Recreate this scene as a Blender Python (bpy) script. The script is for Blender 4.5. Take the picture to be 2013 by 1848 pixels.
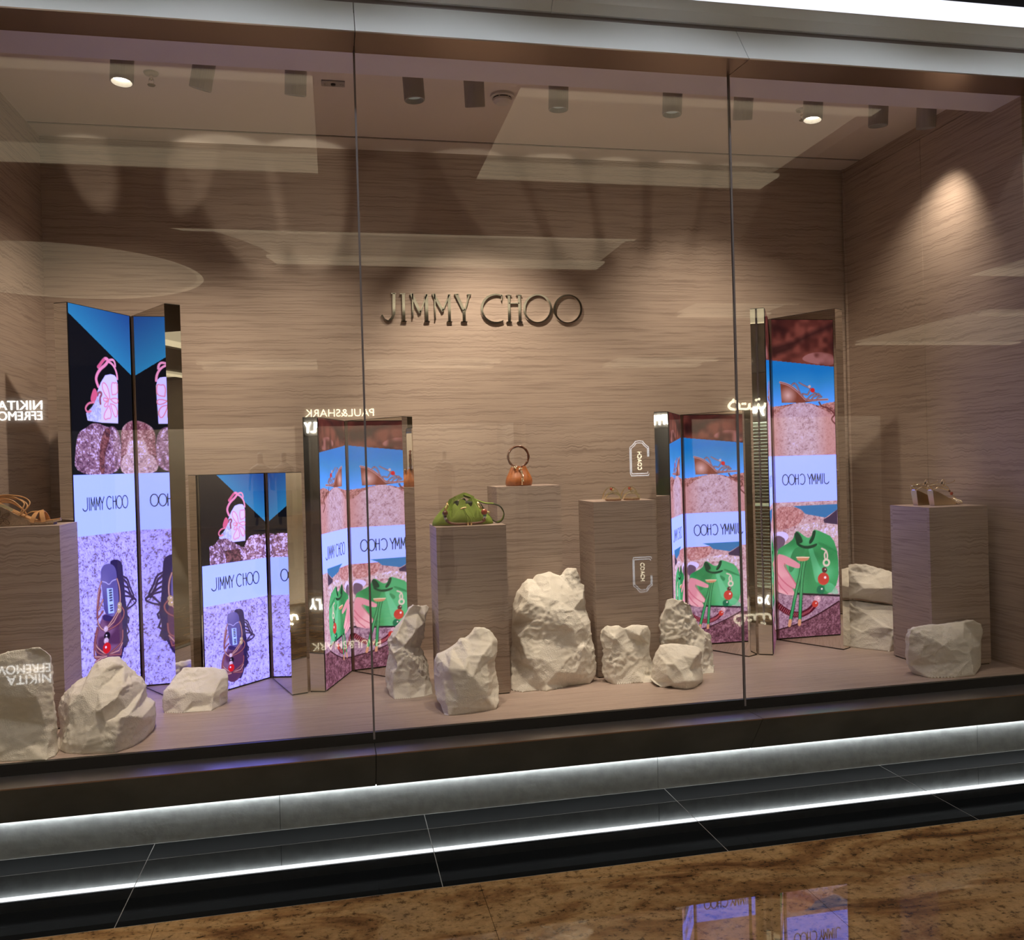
import bpy, bmesh, math, random
import numpy as np
from mathutils import Vector, Matrix, noise, geometry

# ------------------------------------------------------------------ scene clearing
for _o in list(bpy.data.objects):
    bpy.data.objects.remove(_o, do_unlink=True)
SC = bpy.context.scene
COL = SC.collection

# ------------------------------------------------------------------ camera
IMG_W, IMG_H = 2013.0, 1848.0
CAM_F, CAM_YAW, CAM_PITCH, CAM_ROLL = 1709.49, 0.19986, -0.00764, -0.02855
CAM_POS = Vector((0.0, -3.5994, 1.5))


def camera_axes():
    cy, sy = math.cos(CAM_YAW), math.sin(CAM_YAW)
    cp, sp = math.cos(CAM_PITCH), math.sin(CAM_PITCH)
    F = Vector((sy * cp, cy * cp, sp))
    R = Vector((cy, -sy, 0))
    U = R.cross(F)
    cr, sr = math.cos(CAM_ROLL), math.sin(CAM_ROLL)
    return cr * R + sr * U, -sr * R + cr * U, F


_R, _U, _F = camera_axes()
cam_data = bpy.data.cameras.new('camera')
cam_data.sensor_fit = 'HORIZONTAL'
cam_data.sensor_width = 36.0
cam_data.lens = 36.0 * CAM_F / IMG_W
cam_data.clip_start = 0.05
cam = bpy.data.objects.new('camera', cam_data)
COL.objects.link(cam)
cam.matrix_world = Matrix(((_R.x, _U.x, -_F.x, CAM_POS.x), (_R.y, _U.y, -_F.y, CAM_POS.y),
                           (_R.z, _U.z, -_F.z, CAM_POS.z), (0, 0, 0, 1)))
SC.camera = cam

# ------------------------------------------------------------------ world, exposure, render options
world = bpy.data.worlds.new('world')
SC.world = world
world.use_nodes = True
world.node_tree.nodes['Background'].inputs[0].default_value = (0.02, 0.02, 0.024, 1)
world.node_tree.nodes['Background'].inputs[1].default_value = 1.0
SC.view_settings.view_transform = 'Standard'
SC.view_settings.look = 'None'
SC.view_settings.exposure = 0.0
SC.view_settings.gamma = 1.0
SC.view_settings.use_curve_mapping = False
SC.cycles.max_bounces = 6
SC.cycles.diffuse_bounces = 3
SC.cycles.glossy_bounces = 4
SC.cycles.use_adaptive_sampling = True
SC.cycles.adaptive_threshold = 0.06
SC.cycles.transparent_max_bounces = 10
SC.cycles.sample_clamp_indirect = 6.0
SC.cycles.blur_glossy = 0.3

GLASS_F0 = 0.05        # reflectance of one face of the shop glass at normal incidence

# light levels
SPOT_W = 88.0          # one display spotlight
COVE_EMIT = 1.05        # lit recesses of the mall ceiling
LED_EMIT = 1.2        # LED walls
STRIP_EMIT = 14.0       # white LED strips in the shopfront frame

FASCIA_FILL_W = 15.0         # one added downlight that brightens the fascia

# ------------------------------------------------------------------ helpers: materials
MATS = {}


def srgb(c):
    return tuple((v / 12.92 if v <= 0.04045 else ((v + 0.055) / 1.055) ** 2.4) for v in [x / 255.0 for x in c])


def new_mat(name):
    m = bpy.data.materials.new(name)
    m.use_nodes = True
    nt = m.node_tree
    for n in list(nt.nodes):
        nt.nodes.remove(n)
    out = nt.nodes.new('ShaderNodeOutputMaterial')
    return m, nt, out


def N(nt, t, **kw):
    n = nt.nodes.new(t)
    for k, v in kw.items():
        if hasattr(n, k):
            setattr(n, k, v)
        else:
            n.inputs[k.replace('_', ' ')].default_value = v
    return n


def position_map(nt, scale, rot=(0, 0, 0)):
    g = nt.nodes.new('ShaderNodeNewGeometry')
    mp = nt.nodes.new('ShaderNodeMapping')
    mp.inputs['Scale'].default_value = scale
    mp.inputs['Rotation'].default_value = rot
    nt.links.new(g.outputs['Position'], mp.inputs['Vector'])
    return mp


def ramp(nt, stops, interp='LINEAR'):
    r = nt.nodes.new('ShaderNodeValToRGB')
    r.color_ramp.interpolation = interp
    els = r.color_ramp.elements
    while len(els) < len(stops):
        els.new(0.5)
    for e, (p, c) in zip(els, stops):
        e.position = p
        e.color = (*c, 1)
    return r


def plain(name, rgb, rough=0.5, metal=0.0, bump=0.0, bscale=60.0, var=0.0, coat=0.0, spec=0.5):
    """Principled colour with a little procedural mottling and relief."""
    m, nt, out = new_mat(name)
    b = nt.nodes.new('ShaderNodeBsdfPrincipled')
    b.inputs['Base Color'].default_value = (*rgb, 1)
    b.inputs['Roughness'].default_value = rough
    b.inputs['Metallic'].default_value = metal
    b.inputs['Coat Weight'].default_value = coat
    b.inputs['Specular IOR Level'].default_value = spec
    nt.links.new(b.outputs[0], out.inputs[0])
    if bump or var:
        mp = position_map(nt, (1, 1, 1))
        tx = N(nt, 'ShaderNodeTexNoise', Scale=bscale, Detail=4.0)
        nt.links.new(mp.outputs[0], tx.inputs['Vector'])
        if var:
            r = ramp(nt, [(0.3, tuple(c * (1 - var) for c in rgb)), (0.7, tuple(min(1, c * (1 + var)) for c in rgb))])
            nt.links.new(tx.outputs['Fac'], r.inputs[0])
            nt.links.new(r.outputs[0], b.inputs['Base Color'])
        if bump:
            bp = N(nt, 'ShaderNodeBump', Strength=bump, Distance=0.004)
            nt.links.new(tx.outputs['Fac'], bp.inputs['Height'])
            nt.links.new(bp.outputs[0], b.inputs['Normal'])
    MATS[name] = m
    return m


def emitter(name, rgb, strength, sampled=True):
    m, nt, out = new_mat(name)
    e = N(nt, 'ShaderNodeEmission', Strength=strength)
    e.inputs[0].default_value = (*rgb, 1)
    nt.links.new(e.outputs[0], out.inputs[0])
    if not sampled:
        m.cycles.emission_sampling = 'NONE'
    MATS[name] = m
    return m


def veneer(name, along, across, normal, light, dark, rough=0.55):
    """Pale wood veneer with fine wavy grain lines. along/across/normal are the axes (0,1,2) of grain direction and line spacing."""
    m, nt, out = new_mat(name)
    sc = [0, 0, 0]
    sc[along], sc[across], sc[normal] = 1.0, 1.0, 0.3
    g = nt.nodes.new('ShaderNodeNewGeometry')
    sep = nt.nodes.new('ShaderNodeSeparateXYZ')
    nt.links.new(g.outputs['Position'], sep.inputs[0])
    comb = nt.nodes.new('ShaderNodeCombineXYZ')     # x: across, y: along, z: normal
    for i, ax in enumerate((across, along, normal)):
        nt.links.new(sep.outputs[ax], comb.inputs[i])
    # waviness of the lines
    mpw = N(nt, 'ShaderNodeMapping')
    mpw.inputs['Scale'].default_value = (14.0, 26.0, 1.0)
    nt.links.new(comb.outputs[0], mpw.inputs['Vector'])
    nw = N(nt, 'ShaderNodeTexNoise', Scale=1.0, Detail=1.0)
    nt.links.new(mpw.outputs[0], nw.inputs['Vector'])
    # patches where the grain turns wavier
    mpp = N(nt, 'ShaderNodeMapping')
    mpp.inputs['Scale'].default_value = (2.2, 0.5, 0.5)
    nt.links.new(comb.outputs[0], mpp.inputs['Vector'])
    npatch = N(nt, 'ShaderNodeTexNoise', Scale=1.0, Detail=1.0)
    nt.links.new(mpp.outputs[0], npatch.inputs['Vector'])
    pr = ramp(nt, [(0.42, (0.25, 0.25, 0.25)), (0.68, (1, 1, 1))])
    nt.links.new(npatch.outputs['Fac'], pr.inputs[0])
    sub = N(nt, 'ShaderNodeMath', operation='SUBTRACT')
    nt.links.new(nw.outputs['Fac'], sub.inputs[0])
    sub.inputs[1].default_value = 0.5
    mul = N(nt, 'ShaderNodeMath', operation='MULTIPLY')
    nt.links.new(sub.outputs[0], mul.inputs[0])
    nt.links.new(pr.outputs[0], mul.inputs[1])
    mul2 = N(nt, 'ShaderNodeMath', operation='MULTIPLY')
    nt.links.new(mul.outputs[0], mul2.inputs[0])
    mul2.inputs[1].default_value = 0.03
    sep2 = nt.nodes.new('ShaderNodeSeparateXYZ')
    nt.links.new(comb.outputs[0], sep2.inputs[0])
    add = N(nt, 'ShaderNodeMath', operation='ADD')
    nt.links.new(sep2.outputs[0], add.inputs[0])
    nt.links.new(mul2.outputs[0], add.inputs[1])
    comb2 = nt.nodes.new('ShaderNodeCombineXYZ')
    nt.links.new(add.outputs[0], comb2.inputs[0])
    nt.links.new(sep2.outputs[1], comb2.inputs[1])
    nt.links.new(sep2.outputs[2], comb2.inputs[2])
    mpl = N(nt, 'ShaderNodeMapping')
    mpl.inputs['Scale'].default_value = (190.0, 3.0, 1.0)
    nt.links.new(comb2.outputs[0], mpl.inputs['Vector'])
    nl = N(nt, 'ShaderNodeTexNoise', Scale=1.0, Detail=2.0, Roughness=0.5)
    nt.links.new(mpl.outputs[0], nl.inputs['Vector'])
    mid = tuple(0.5 * (a + b) for a, b in zip(light, dark))
    r = ramp(nt, [(0.30, dark), (0.42, mid), (0.50, light), (0.75, tuple(min(1, c * 1.08) for c in light))])
    nt.links.new(nl.outputs['Fac'], r.inputs[0])
    b = nt.nodes.new('ShaderNodeBsdfPrincipled')
    b.inputs['Roughness'].default_value = rough
    b.inputs['Specular IOR Level'].default_value = 0.25
    nt.links.new(r.outputs[0], b.inputs['Base Color'])
    nt.links.new(b.outputs[0], out.inputs[0])
    MATS[name] = m
    return m


VL, VD = (0.47, 0.375, 0.32), (0.315, 0.243, 0.208)
veneer('veneer_back', 0, 2, 1, VL, VD)
veneer('veneer_side', 1, 2, 0, VL, VD)
veneer('veneer_floor', 0, 1, 2, (0.40, 0.31, 0.27), (0.31, 0.235, 0.20), rough=0.42)
plain('ceiling_white', (0.78, 0.71, 0.66), 0.8)
plain('header_paint', (0.76, 0.73, 0.77), 0.7)
plain('black_gap', (0.006, 0.006, 0.006), 0.8)
plain('black_metal', (0.012, 0.012, 0.013), 0.35, 0.0)
plain('bronze', (0.36, 0.27, 0.22), 0.3, 0.9)
plain('bronze_dark', (0.50, 0.46, 0.45), 0.3, 0.95)
plain('fascia_white', (0.74, 0.79, 0.82), 0.4)
plain('joint_grey', (0.22, 0.2, 0.22), 0.4)
plain('dark_face', (0.19, 0.20, 0.195), 0.55, 0.0, var=0.2, bscale=4)
plain('riser_stone', (0.33, 0.35, 0.335), 0.62, bump=0.5, bscale=22, var=0.12)
plain('border_matte', (0.009, 0.010, 0.010), 0.6, spec=.12)
plain('grout', (0.30, 0.29, 0.27), 0.8)
plain('chrome', (0.86, 0.84, 0.80), 0.06, 1.0)
plain('gold', (0.80, 0.60, 0.30), 0.24, 1.0)
plain('wedge_gold', (0.62, 0.50, 0.33), 0.3, 0.85)
plain('pale_gold', (0.90, 0.78, 0.56), 0.26, 1.0)
plain('spot_housing', (0.40, 0.37, 0.33), 0.55)
plain('plastic_white', (0.7, 0.66, 0.62), 0.5)
plain('plinth_gap', (0.03, 0.022, 0.018), 0.8)
plain('suede_green', (0.19, 0.27, 0.035), 0.85, bump=0.35, bscale=260, var=0.18)
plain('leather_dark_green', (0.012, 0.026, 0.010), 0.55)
plain('satin_brown', (0.34, 0.105, 0.026), 0.42, bump=0.1, bscale=60, var=0.2)
plain('satin_dark', (0.05, 0.014, 0.006), 0.6)
plain('tortoise', (0.10, 0.028, 0.010), 0.18, var=0.6, bscale=90, coat=0.6)
plain('bead_red', (0.33, 0.055, 0.03), 0.15, coat=0.6)
plain('bead_brown', (0.15, 0.05, 0.025), 0.2, coat=0.5)
plain('bead_dark', (0.03, 0.02, 0.018), 0.2, coat=0.5)
plain('bead_green', (0.08, 0.22, 0.15), 0.15, coat=0.5)
plain('bead_clear', (0.55, 0.50, 0.46), 0.12, coat=0.6)
plain('braid_brown', (0.11, 0.035, 0.022), 0.55, bump=0.4, bscale=300)
plain('tan_leather', (0.45, 0.24, 0.10), 0.45, var=0.1, bscale=40)
plain('cork_wedge', (0.36, 0.27, 0.19), 0.7, bump=0.35, bscale=160, var=0.18)
plain('embroidery', (0.11, 0.062, 0.03), 0.7, bump=0.5, bscale=400)
plain('shoe_sole', (0.30, 0.17, 0.10), 0.6)
plain('screen_back', (0.01, 0.01, 0.012), 0.4)


def build_stone():
    m, nt, out = new_mat('limestone')
    b = nt.nodes.new('ShaderNodeBsdfPrincipled')
    b.inputs['Roughness'].default_value = 0.9
    b.inputs['Specular IOR Level'].default_value = 0.1
    mp = position_map(nt, (1, 1, 1))
    a = N(nt, 'ShaderNodeTexNoise', Scale=9.0, Detail=4.0)
    f = N(nt, 'ShaderNodeTexNoise', Scale=190.0, Detail=2.0, Roughness=0.7)
    nt.links.new(mp.outputs[0], a.inputs['Vector'])
    nt.links.new(mp.outputs[0], f.inputs['Vector'])
    r = ramp(nt, [(0.3, (0.76, 0.71, 0.63)), (0.7, (0.86, 0.82, 0.75))])
    nt.links.new(a.outputs['Fac'], r.inputs[0])
    nt.links.new(r.outputs[0], b.inputs['Base Color'])
    ms = ramp(nt, [(0.42, (0.15, 0.15, 0.15)), (0.6, (1, 1, 1))])
    nt.links.new(a.outputs['Fac'], ms.inputs[0])
    mul = N(nt, 'ShaderNodeMath', operation='MULTIPLY')
    nt.links.new(f.outputs['Fac'], mul.inputs[0])
    nt.links.new(ms.outputs[0], mul.inputs[1])
    bp = N(nt, 'ShaderNodeBump', Strength=0.8, Distance=0.005)
    nt.links.new(mul.outputs[0], bp.inputs['Height'])
    nt.links.new(bp.outputs[0], b.inputs['Normal'])
    nt.links.new(b.outputs[0], out.inputs[0])
    MATS['limestone'] = m


build_stone()


def build_granite():
    m, nt, out = new_mat('granite')
    b = nt.nodes.new('ShaderNodeBsdfPrincipled')
    b.inputs['Roughness'].default_value = 0.012
    b.inputs['IOR'].default_value = 1.85
    mp = position_map(nt, (1, 1, 1))
    # sheared flow of the figure
    mp2 = position_map(nt, (1.0, 2.6, 1.0), (0, 0, math.radians(28)))
    big = N(nt, 'ShaderNodeTexNoise', Scale=1.7, Detail=5.0, Roughness=0.6, Distortion=1.2)
    fine = N(nt, 'ShaderNodeTexNoise', Scale=26.0, Detail=4.0, Roughness=0.75)
    fl = N(nt, 'ShaderNodeTexNoise', Scale=30.0, Detail=3.0, Roughness=0.6)
    nt.links.new(mp2.outputs[0], big.inputs['Vector'])
    nt.links.new(mp.outputs[0], fine.inputs['Vector'])
    nt.links.new(mp2.outputs[0], fl.inputs['Vector'])
    r1 = ramp(nt, [(0.36, (0.15, 0.07, 0.03)), (0.46, (0.32, 0.17, 0.068)), (0.56, (0.52, 0.32, 0.145)), (0.68, (0.40, 0.25, 0.125))])
    nt.links.new(big.outputs['Fac'], r1.inputs[0])
    r2 = ramp(nt, [(0.36, (0.16, 0.13, 0.11)), (0.45, (0.85, 0.82, 0.76)), (0.66, (1.2, 1.12, 1.02))])
    nt.links.new(fine.outputs['Fac'], r2.inputs[0])
    mx = N(nt, 'ShaderNodeMix', data_type='RGBA', blend_type='MULTIPLY')
    mx.inputs['Factor'].default_value = 0.8
    nt.links.new(r1.outputs[0], mx.inputs['A'])
    nt.links.new(r2.outputs[0], mx.inputs['B'])
    r3 = ramp(nt, [(0.30, (0.05, 0.045, 0.045)), (0.40, (1, 1, 1))])
    nt.links.new(fl.outputs['Fac'], r3.inputs[0])
    mx2 = N(nt, 'ShaderNodeMix', data_type='RGBA', blend_type='MULTIPLY')
    mx2.inputs['Factor'].default_value = 0.85
    nt.links.new(mx.outputs['Result'], mx2.inputs['A'])
    nt.links.new(r3.outputs[0], mx2.inputs['B'])
    nt.links.new(mx2.outputs['Result'], b.inputs['Base Color'])
    nt.links.new(b.outputs[0], out.inputs[0])
    MATS['granite'] = m


build_granite()


def build_black_stone():
    m, nt, out = new_mat('black_stone')
    b = nt.nodes.new('ShaderNodeBsdfPrincipled')
    b.inputs['Base Color'].default_value = (0.008, 0.009, 0.010, 1)
    b.inputs['Roughness'].default_value = 0.07
    b.inputs['IOR'].default_value = 1.5
    mp = position_map(nt, (1, 1, 1))
    t = N(nt, 'ShaderNodeTexNoise', Scale=2.5, Detail=3.0)
    nt.links.new(mp.outputs[0], t.inputs['Vector'])
    r = ramp(nt, [(0.3, (0.015, 0.015, 0.015)), (0.7, (0.035, 0.035, 0.035))])
    nt.links.new(t.outputs['Fac'], r.inputs[0])
    nt.links.new(r.outputs[0], b.inputs['Roughness'])
    nt.links.new(b.outputs[0], out.inputs[0])
    MATS['black_stone'] = m


build_black_stone()


def build_glass():
    m, nt, out = new_mat('shop_glass')
    tr = nt.nodes.new('ShaderNodeBsdfTransparent')
    tr.inputs[0].default_value = (0.97, 0.975, 0.97, 1)
    gl = N(nt, 'ShaderNodeBsdfGlossy', Roughness=0.0)
    gl.inputs[0].default_value = (1, 1, 1, 1)
    # two-sided Schlick reflectance of one glass surface
    ge = nt.nodes.new('ShaderNodeNewGeometry')
    dt = N(nt, 'ShaderNodeVectorMath', operation='DOT_PRODUCT')
    nt.links.new(ge.outputs['Incoming'], dt.inputs[0])
    nt.links.new(ge.outputs['Normal'], dt.inputs[1])
    ab = N(nt, 'ShaderNodeMath', operation='ABSOLUTE')
    nt.links.new(dt.outputs['Value'], ab.inputs[0])
    om = N(nt, 'ShaderNodeMath', operation='SUBTRACT')
    om.inputs[0].default_value = 1.0
    nt.links.new(ab.outputs[0], om.inputs[1])
    pw = N(nt, 'ShaderNodeMath', operation='POWER')
    nt.links.new(om.outputs[0], pw.inputs[0])
    pw.inputs[1].default_value = 5.0
    fr = N(nt, 'ShaderNodeMath', operation='MULTIPLY_ADD')
    nt.links.new(pw.outputs[0], fr.inputs[0])
    fr.inputs[1].default_value = 1.0 - GLASS_F0
    fr.inputs[2].default_value = GLASS_F0
    mix = nt.nodes.new('ShaderNodeMixShader')
    nt.links.new(fr.outputs[0], mix.inputs[0])
    nt.links.new(tr.outputs[0], mix.inputs[1])
    nt.links.new(gl.outputs[0], mix.inputs[2])
    nt.links.new(mix.outputs[0], out.inputs[0])
    MATS['shop_glass'] = m


build_glass()


def build_mirror():
    m, nt, out = new_mat('mirror')
    gl = N(nt, 'ShaderNodeBsdfGlossy', Roughness=0.0)
    gl.inputs[0].default_value = (0.86, 0.84, 0.79, 1)
    nt.links.new(gl.outputs[0], out.inputs[0])
    MATS['mirror'] = m


build_mirror()


def build_led():
    m, nt, out = new_mat('led_wall')
    at = nt.nodes.new('ShaderNodeVertexColor')
    at.layer_name = 'picture'
    e = N(nt, 'ShaderNodeEmission', Strength=LED_EMIT)
    nt.links.new(at.outputs[0], e.inputs[0])
    nt.links.new(e.outputs[0], out.inputs[0])
    m.cycles.emission_sampling = 'NONE'      # the dense picture mesh is too fine to sample triangle by triangle
    MATS['led_wall'] = m


build_led()
emitter('strip_light', (0.93, 0.96, 1.0), STRIP_EMIT)
emitter('strip_light_top', (0.86, 0.87, 1.0), 1.25)
emitter('cove_warm', (1.0, 0.82, 0.54), COVE_EMIT)
emitter('cove_soft', (1.0, 0.82, 0.54), COVE_EMIT * 0.6)
emitter('sign_white', (1.0, 0.98, 0.95), 15.0, False)
emitter('sign_warm', (1.0, 0.88, 0.62), 13.0, False)
emitter('sign_soft', (0.85, 0.92, 1.0), 6.0, False)
emitter('lamp_lens', (1.0, 0.9, 0.75), 6.0, False)
emitter('lamp_lens_dim', (1.0, 0.9, 0.75), 0.15, False)
emitter('shop_lamp', (1.0, 0.95, 0.88), 14.0, False)
emitter('blue_screen', (0.06, 0.14, 0.6), 1.2)

# ------------------------------------------------------------------ helpers: meshes and objects


def link(name, me, mat, parent=None, smooth=False):
    o = bpy.data.objects.new(name, me)
    COL.objects.link(o)
    if mat:
        me.materials.append(MATS[mat] if isinstance(mat, str) else mat)
    if parent:
        o.parent = parent
    if smooth:
        me.polygons.foreach_set('use_smooth', [True] * len(me.polygons))
    return o


def obj(name, bm, mat, parent=None, smooth=False):
    bmesh.ops.recalc_face_normals(bm, faces=bm.faces[:])
    me = bpy.data.meshes.new(name)
    bm.to_mesh(me)
    bm.free()
    return link(name, me, mat, parent, smooth)


def thing(name, label, cat, loc=(0, 0, 0), rotz=0.0, group=None, kind=None):
    o = bpy.data.objects.new(name, None)
    COL.objects.link(o)
    o.empty_display_size = 0.05
    o.location = loc
    o.rotation_euler = (0, 0, rotz)
    return tag(o, label, cat, group, kind)


def tag(o, label, cat, group=None, kind=None):
    if label:
        o['label'] = label
    if cat:
        o['category'] = cat
    if group:
        o['group'] = group
    if kind:
        o['kind'] = kind
    return o


def structure(o, label=None):
    o['kind'] = 'structure'
    if label:
        o['label'] = label
    return o


def setting(name, label):
    o = bpy.data.objects.new(name, None)
    COL.objects.link(o)
    o.empty_display_size = 0.05
    return structure(o, label)


def add_box(bm, lo, hi):
    vs = [bm.verts.new((x, y, z)) for x in (lo[0], hi[0]) for y in (lo[1], hi[1]) for z in (lo[2], hi[2])]
    for f in ((0, 1, 3, 2), (4, 6, 7, 5), (0, 4, 5, 1), (2, 3, 7, 6), (0, 2, 6, 4), (1, 5, 7, 3)):
        bm.faces.new([vs[i] for i in f])
    return vs


def box(name, lo, hi, mat, parent=None, bevel=0.0):
    bm = bmesh.new()
    add_box(bm, lo, hi)
    if bevel:
        bmesh.ops.bevel(bm, geom=bm.edges[:], offset=bevel, segments=2, affect='EDGES', profile=0.5)
    return obj(name, bm, mat, parent)


def prism(name, poly, z0, z1, mat, parent=None, bevel=0.0):
    """Vertical prism over a plan polygon (x, y)."""
    bm = bmesh.new()
    a = [bm.verts.new((x, y, z0)) for x, y in poly]
    b = [bm.verts.new((x, y, z1)) for x, y in poly]
    n = len(poly)
    bm.faces.new(a)
    bm.faces.new(b)
    for i in range(n):
        bm.faces.new((a[i], a[(i + 1) % n], b[(i + 1) % n], b[i]))
    if bevel:
        bmesh.ops.bevel(bm, geom=bm.edges[:], offset=bevel, segments=2, affect='EDGES', profile=0.5)
    return obj(name, bm, mat, parent)


def extrusion(name, prof, x0, x1, mat, parent=None):
    """Solid of constant (y, z) section between x0 and x1."""
    bm = bmesh.new()
    a = [bm.verts.new((x0, y, z)) for y, z in prof]
    b = [bm.verts.new((x1, y, z)) for y, z in prof]
    n = len(prof)
    bm.faces.new(a)
    bm.faces.new(b)
    for i in range(n):
        bm.faces.new((a[i], a[(i + 1) % n], b[(i + 1) % n], b[i]))
    return obj(name, bm, mat, parent)


def smooth_path(pts, n=6, closed=False):
    """Catmull-Rom through pts."""
    P = [Vector(p) for p in pts]
    out = []
    m = len(P)
    for i in range(m if closed else m - 1):
        p0 = P[(i - 1) % m] if closed or i > 0 else P[0]
        p1, p2 = P[i], P[(i + 1) % m]
        p3 = P[(i + 2) % m] if closed or i + 2 < m else P[-1]
        for k in range(n):
            t = k / n
            out.append(0.5 * ((2 * p1) + (p2 - p0) * t + (2 * p0 - 5 * p1 + 4 * p2 - p3) * t * t + (3 * p1 - p0 - 3 * p2 + p3) * t ** 3))
    if not closed:
        out.append(P[-1])
    return out


def add_tube(bm, pts, r, seg=8, closed=False):
    P = [Vector(p) for p in pts]
    n = len(P)
    rings = []
    up = None
    for i in range(n):
        a = P[(i - 1) % n] if closed or i > 0 else P[i]
        b = P[(i + 1) % n] if closed or i < n - 1 else P[i]
        t = (b - a)
        t = t.normalized() if t.length > 1e-9 else Vector((0, 0, 1))
        if up is None:
            up = t.orthogonal().normalized()
        else:
            up = (up - t * up.dot(t))
            up = up.normalized() if up.length > 1e-6 else t.orthogonal().normalized()
        w = t.cross(up)
        rr = r[i] if isinstance(r, (list, tuple)) else r
        rings.append([bm.verts.new(P[i] + rr * (math.cos(2 * math.pi * k / seg) * up + math.sin(2 * math.pi * k / seg) * w)) for k in range(seg)])
    for i in range(n if closed else n - 1):
        A, B = rings[i], rings[(i + 1) % n]
        for k in range(seg):
            bm.faces.new((A[k], A[(k + 1) % seg], B[(k + 1) % seg], B[k]))
    if not closed:
        bm.faces.new(rings[0])
        bm.faces.new(rings[-1])


def tube(name, pts, r, mat, parent=None, seg=8, closed=False, smooth_n=0):
    bm = bmesh.new()
    if smooth_n:
        pts = smooth_path(pts, smooth_n, closed)
    add_tube(bm, pts, r, seg, closed)
    return obj(name, bm, mat, parent, True)


def ribbon(name, pts, side, width, thick, mat, parent=None, smooth_n=6):
    """Flat strap: path pts, width along vector 'side', thickness across."""
    P = smooth_path(pts, smooth_n) if smooth_n else [Vector(p) for p in pts]
    S = Vector(side).normalized()
    bm = bmesh.new()
    rings = []
    for i, p in enumerate(P):
        a, b = P[max(0, i - 1)], P[min(len(P) - 1, i + 1)]
        t = (b - a).normalized()
        s = (S - t * S.dot(t)).normalized()
        nrm = t.cross(s)
        rings.append([bm.verts.new(p + s * (u * width / 2) + nrm * (v * thick / 2)) for u, v in ((-1, -1), (1, -1), (1, 1), (-1, 1))])
    for A, B in zip(rings, rings[1:]):
        for k in range(4):
            bm.faces.new((A[k], A[(k + 1) % 4], B[(k + 1) % 4], B[k]))
    bm.faces.new(rings[0])
    bm.faces.new(rings[-1])
    return obj(name, bm, mat, parent)


def add_ball(bm, c, r, seg=12, rings=8, squash=(1, 1, 1)):
    M = Matrix.Translation(c) @ Matrix.Diagonal((r * squash[0], r * squash[1], r * squash[2], 1))
    bmesh.ops.create_uvsphere(bm, u_segments=seg, v_segments=rings, radius=1.0, matrix=M)


def ball(name, c, r, mat, parent=None, squash=(1, 1, 1), seg=12, rings=8):
    bm = bmesh.new()
    add_ball(bm, c, r, seg, rings, squash)
    return obj(name, bm, mat, parent, True)


def lathe(name, prof, mat, parent=None, seg=24, axis=None, origin=(0, 0, 0)):
    """Surface of revolution of (radius, height) about Z, optionally turned to point along axis."""
    bm = bmesh.new()
    M = Matrix.Identity(3)
    if axis is not None:
        M = Vector((0, 0, 1)).rotation_difference(Vector(axis)).to_matrix()
    O = Vector(origin)
    rings = []
    for r, h in prof:
        if r < 1e-6:
            rings.append([bm.verts.new(O + M @ Vector((0, 0, h)))])
        else:
            rings.append([bm.verts.new(O + M @ Vector((r * math.cos(2 * math.pi * k / seg), r * math.sin(2 * math.pi * k / seg), h))) for k in range(seg)])
    for A, B in zip(rings, rings[1:]):
        for k in range(seg):
            j = (k + 1) % seg
            if len(A) == 1:
                bm.faces.new((A[0], B[k], B[j]))
            elif len(B) == 1:
                bm.faces.new((A[k], A[j], B[0]))
            else:
                bm.faces.new((A[k], A[j], B[j], B[k]))
    return obj(name, bm, mat, parent)

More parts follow.
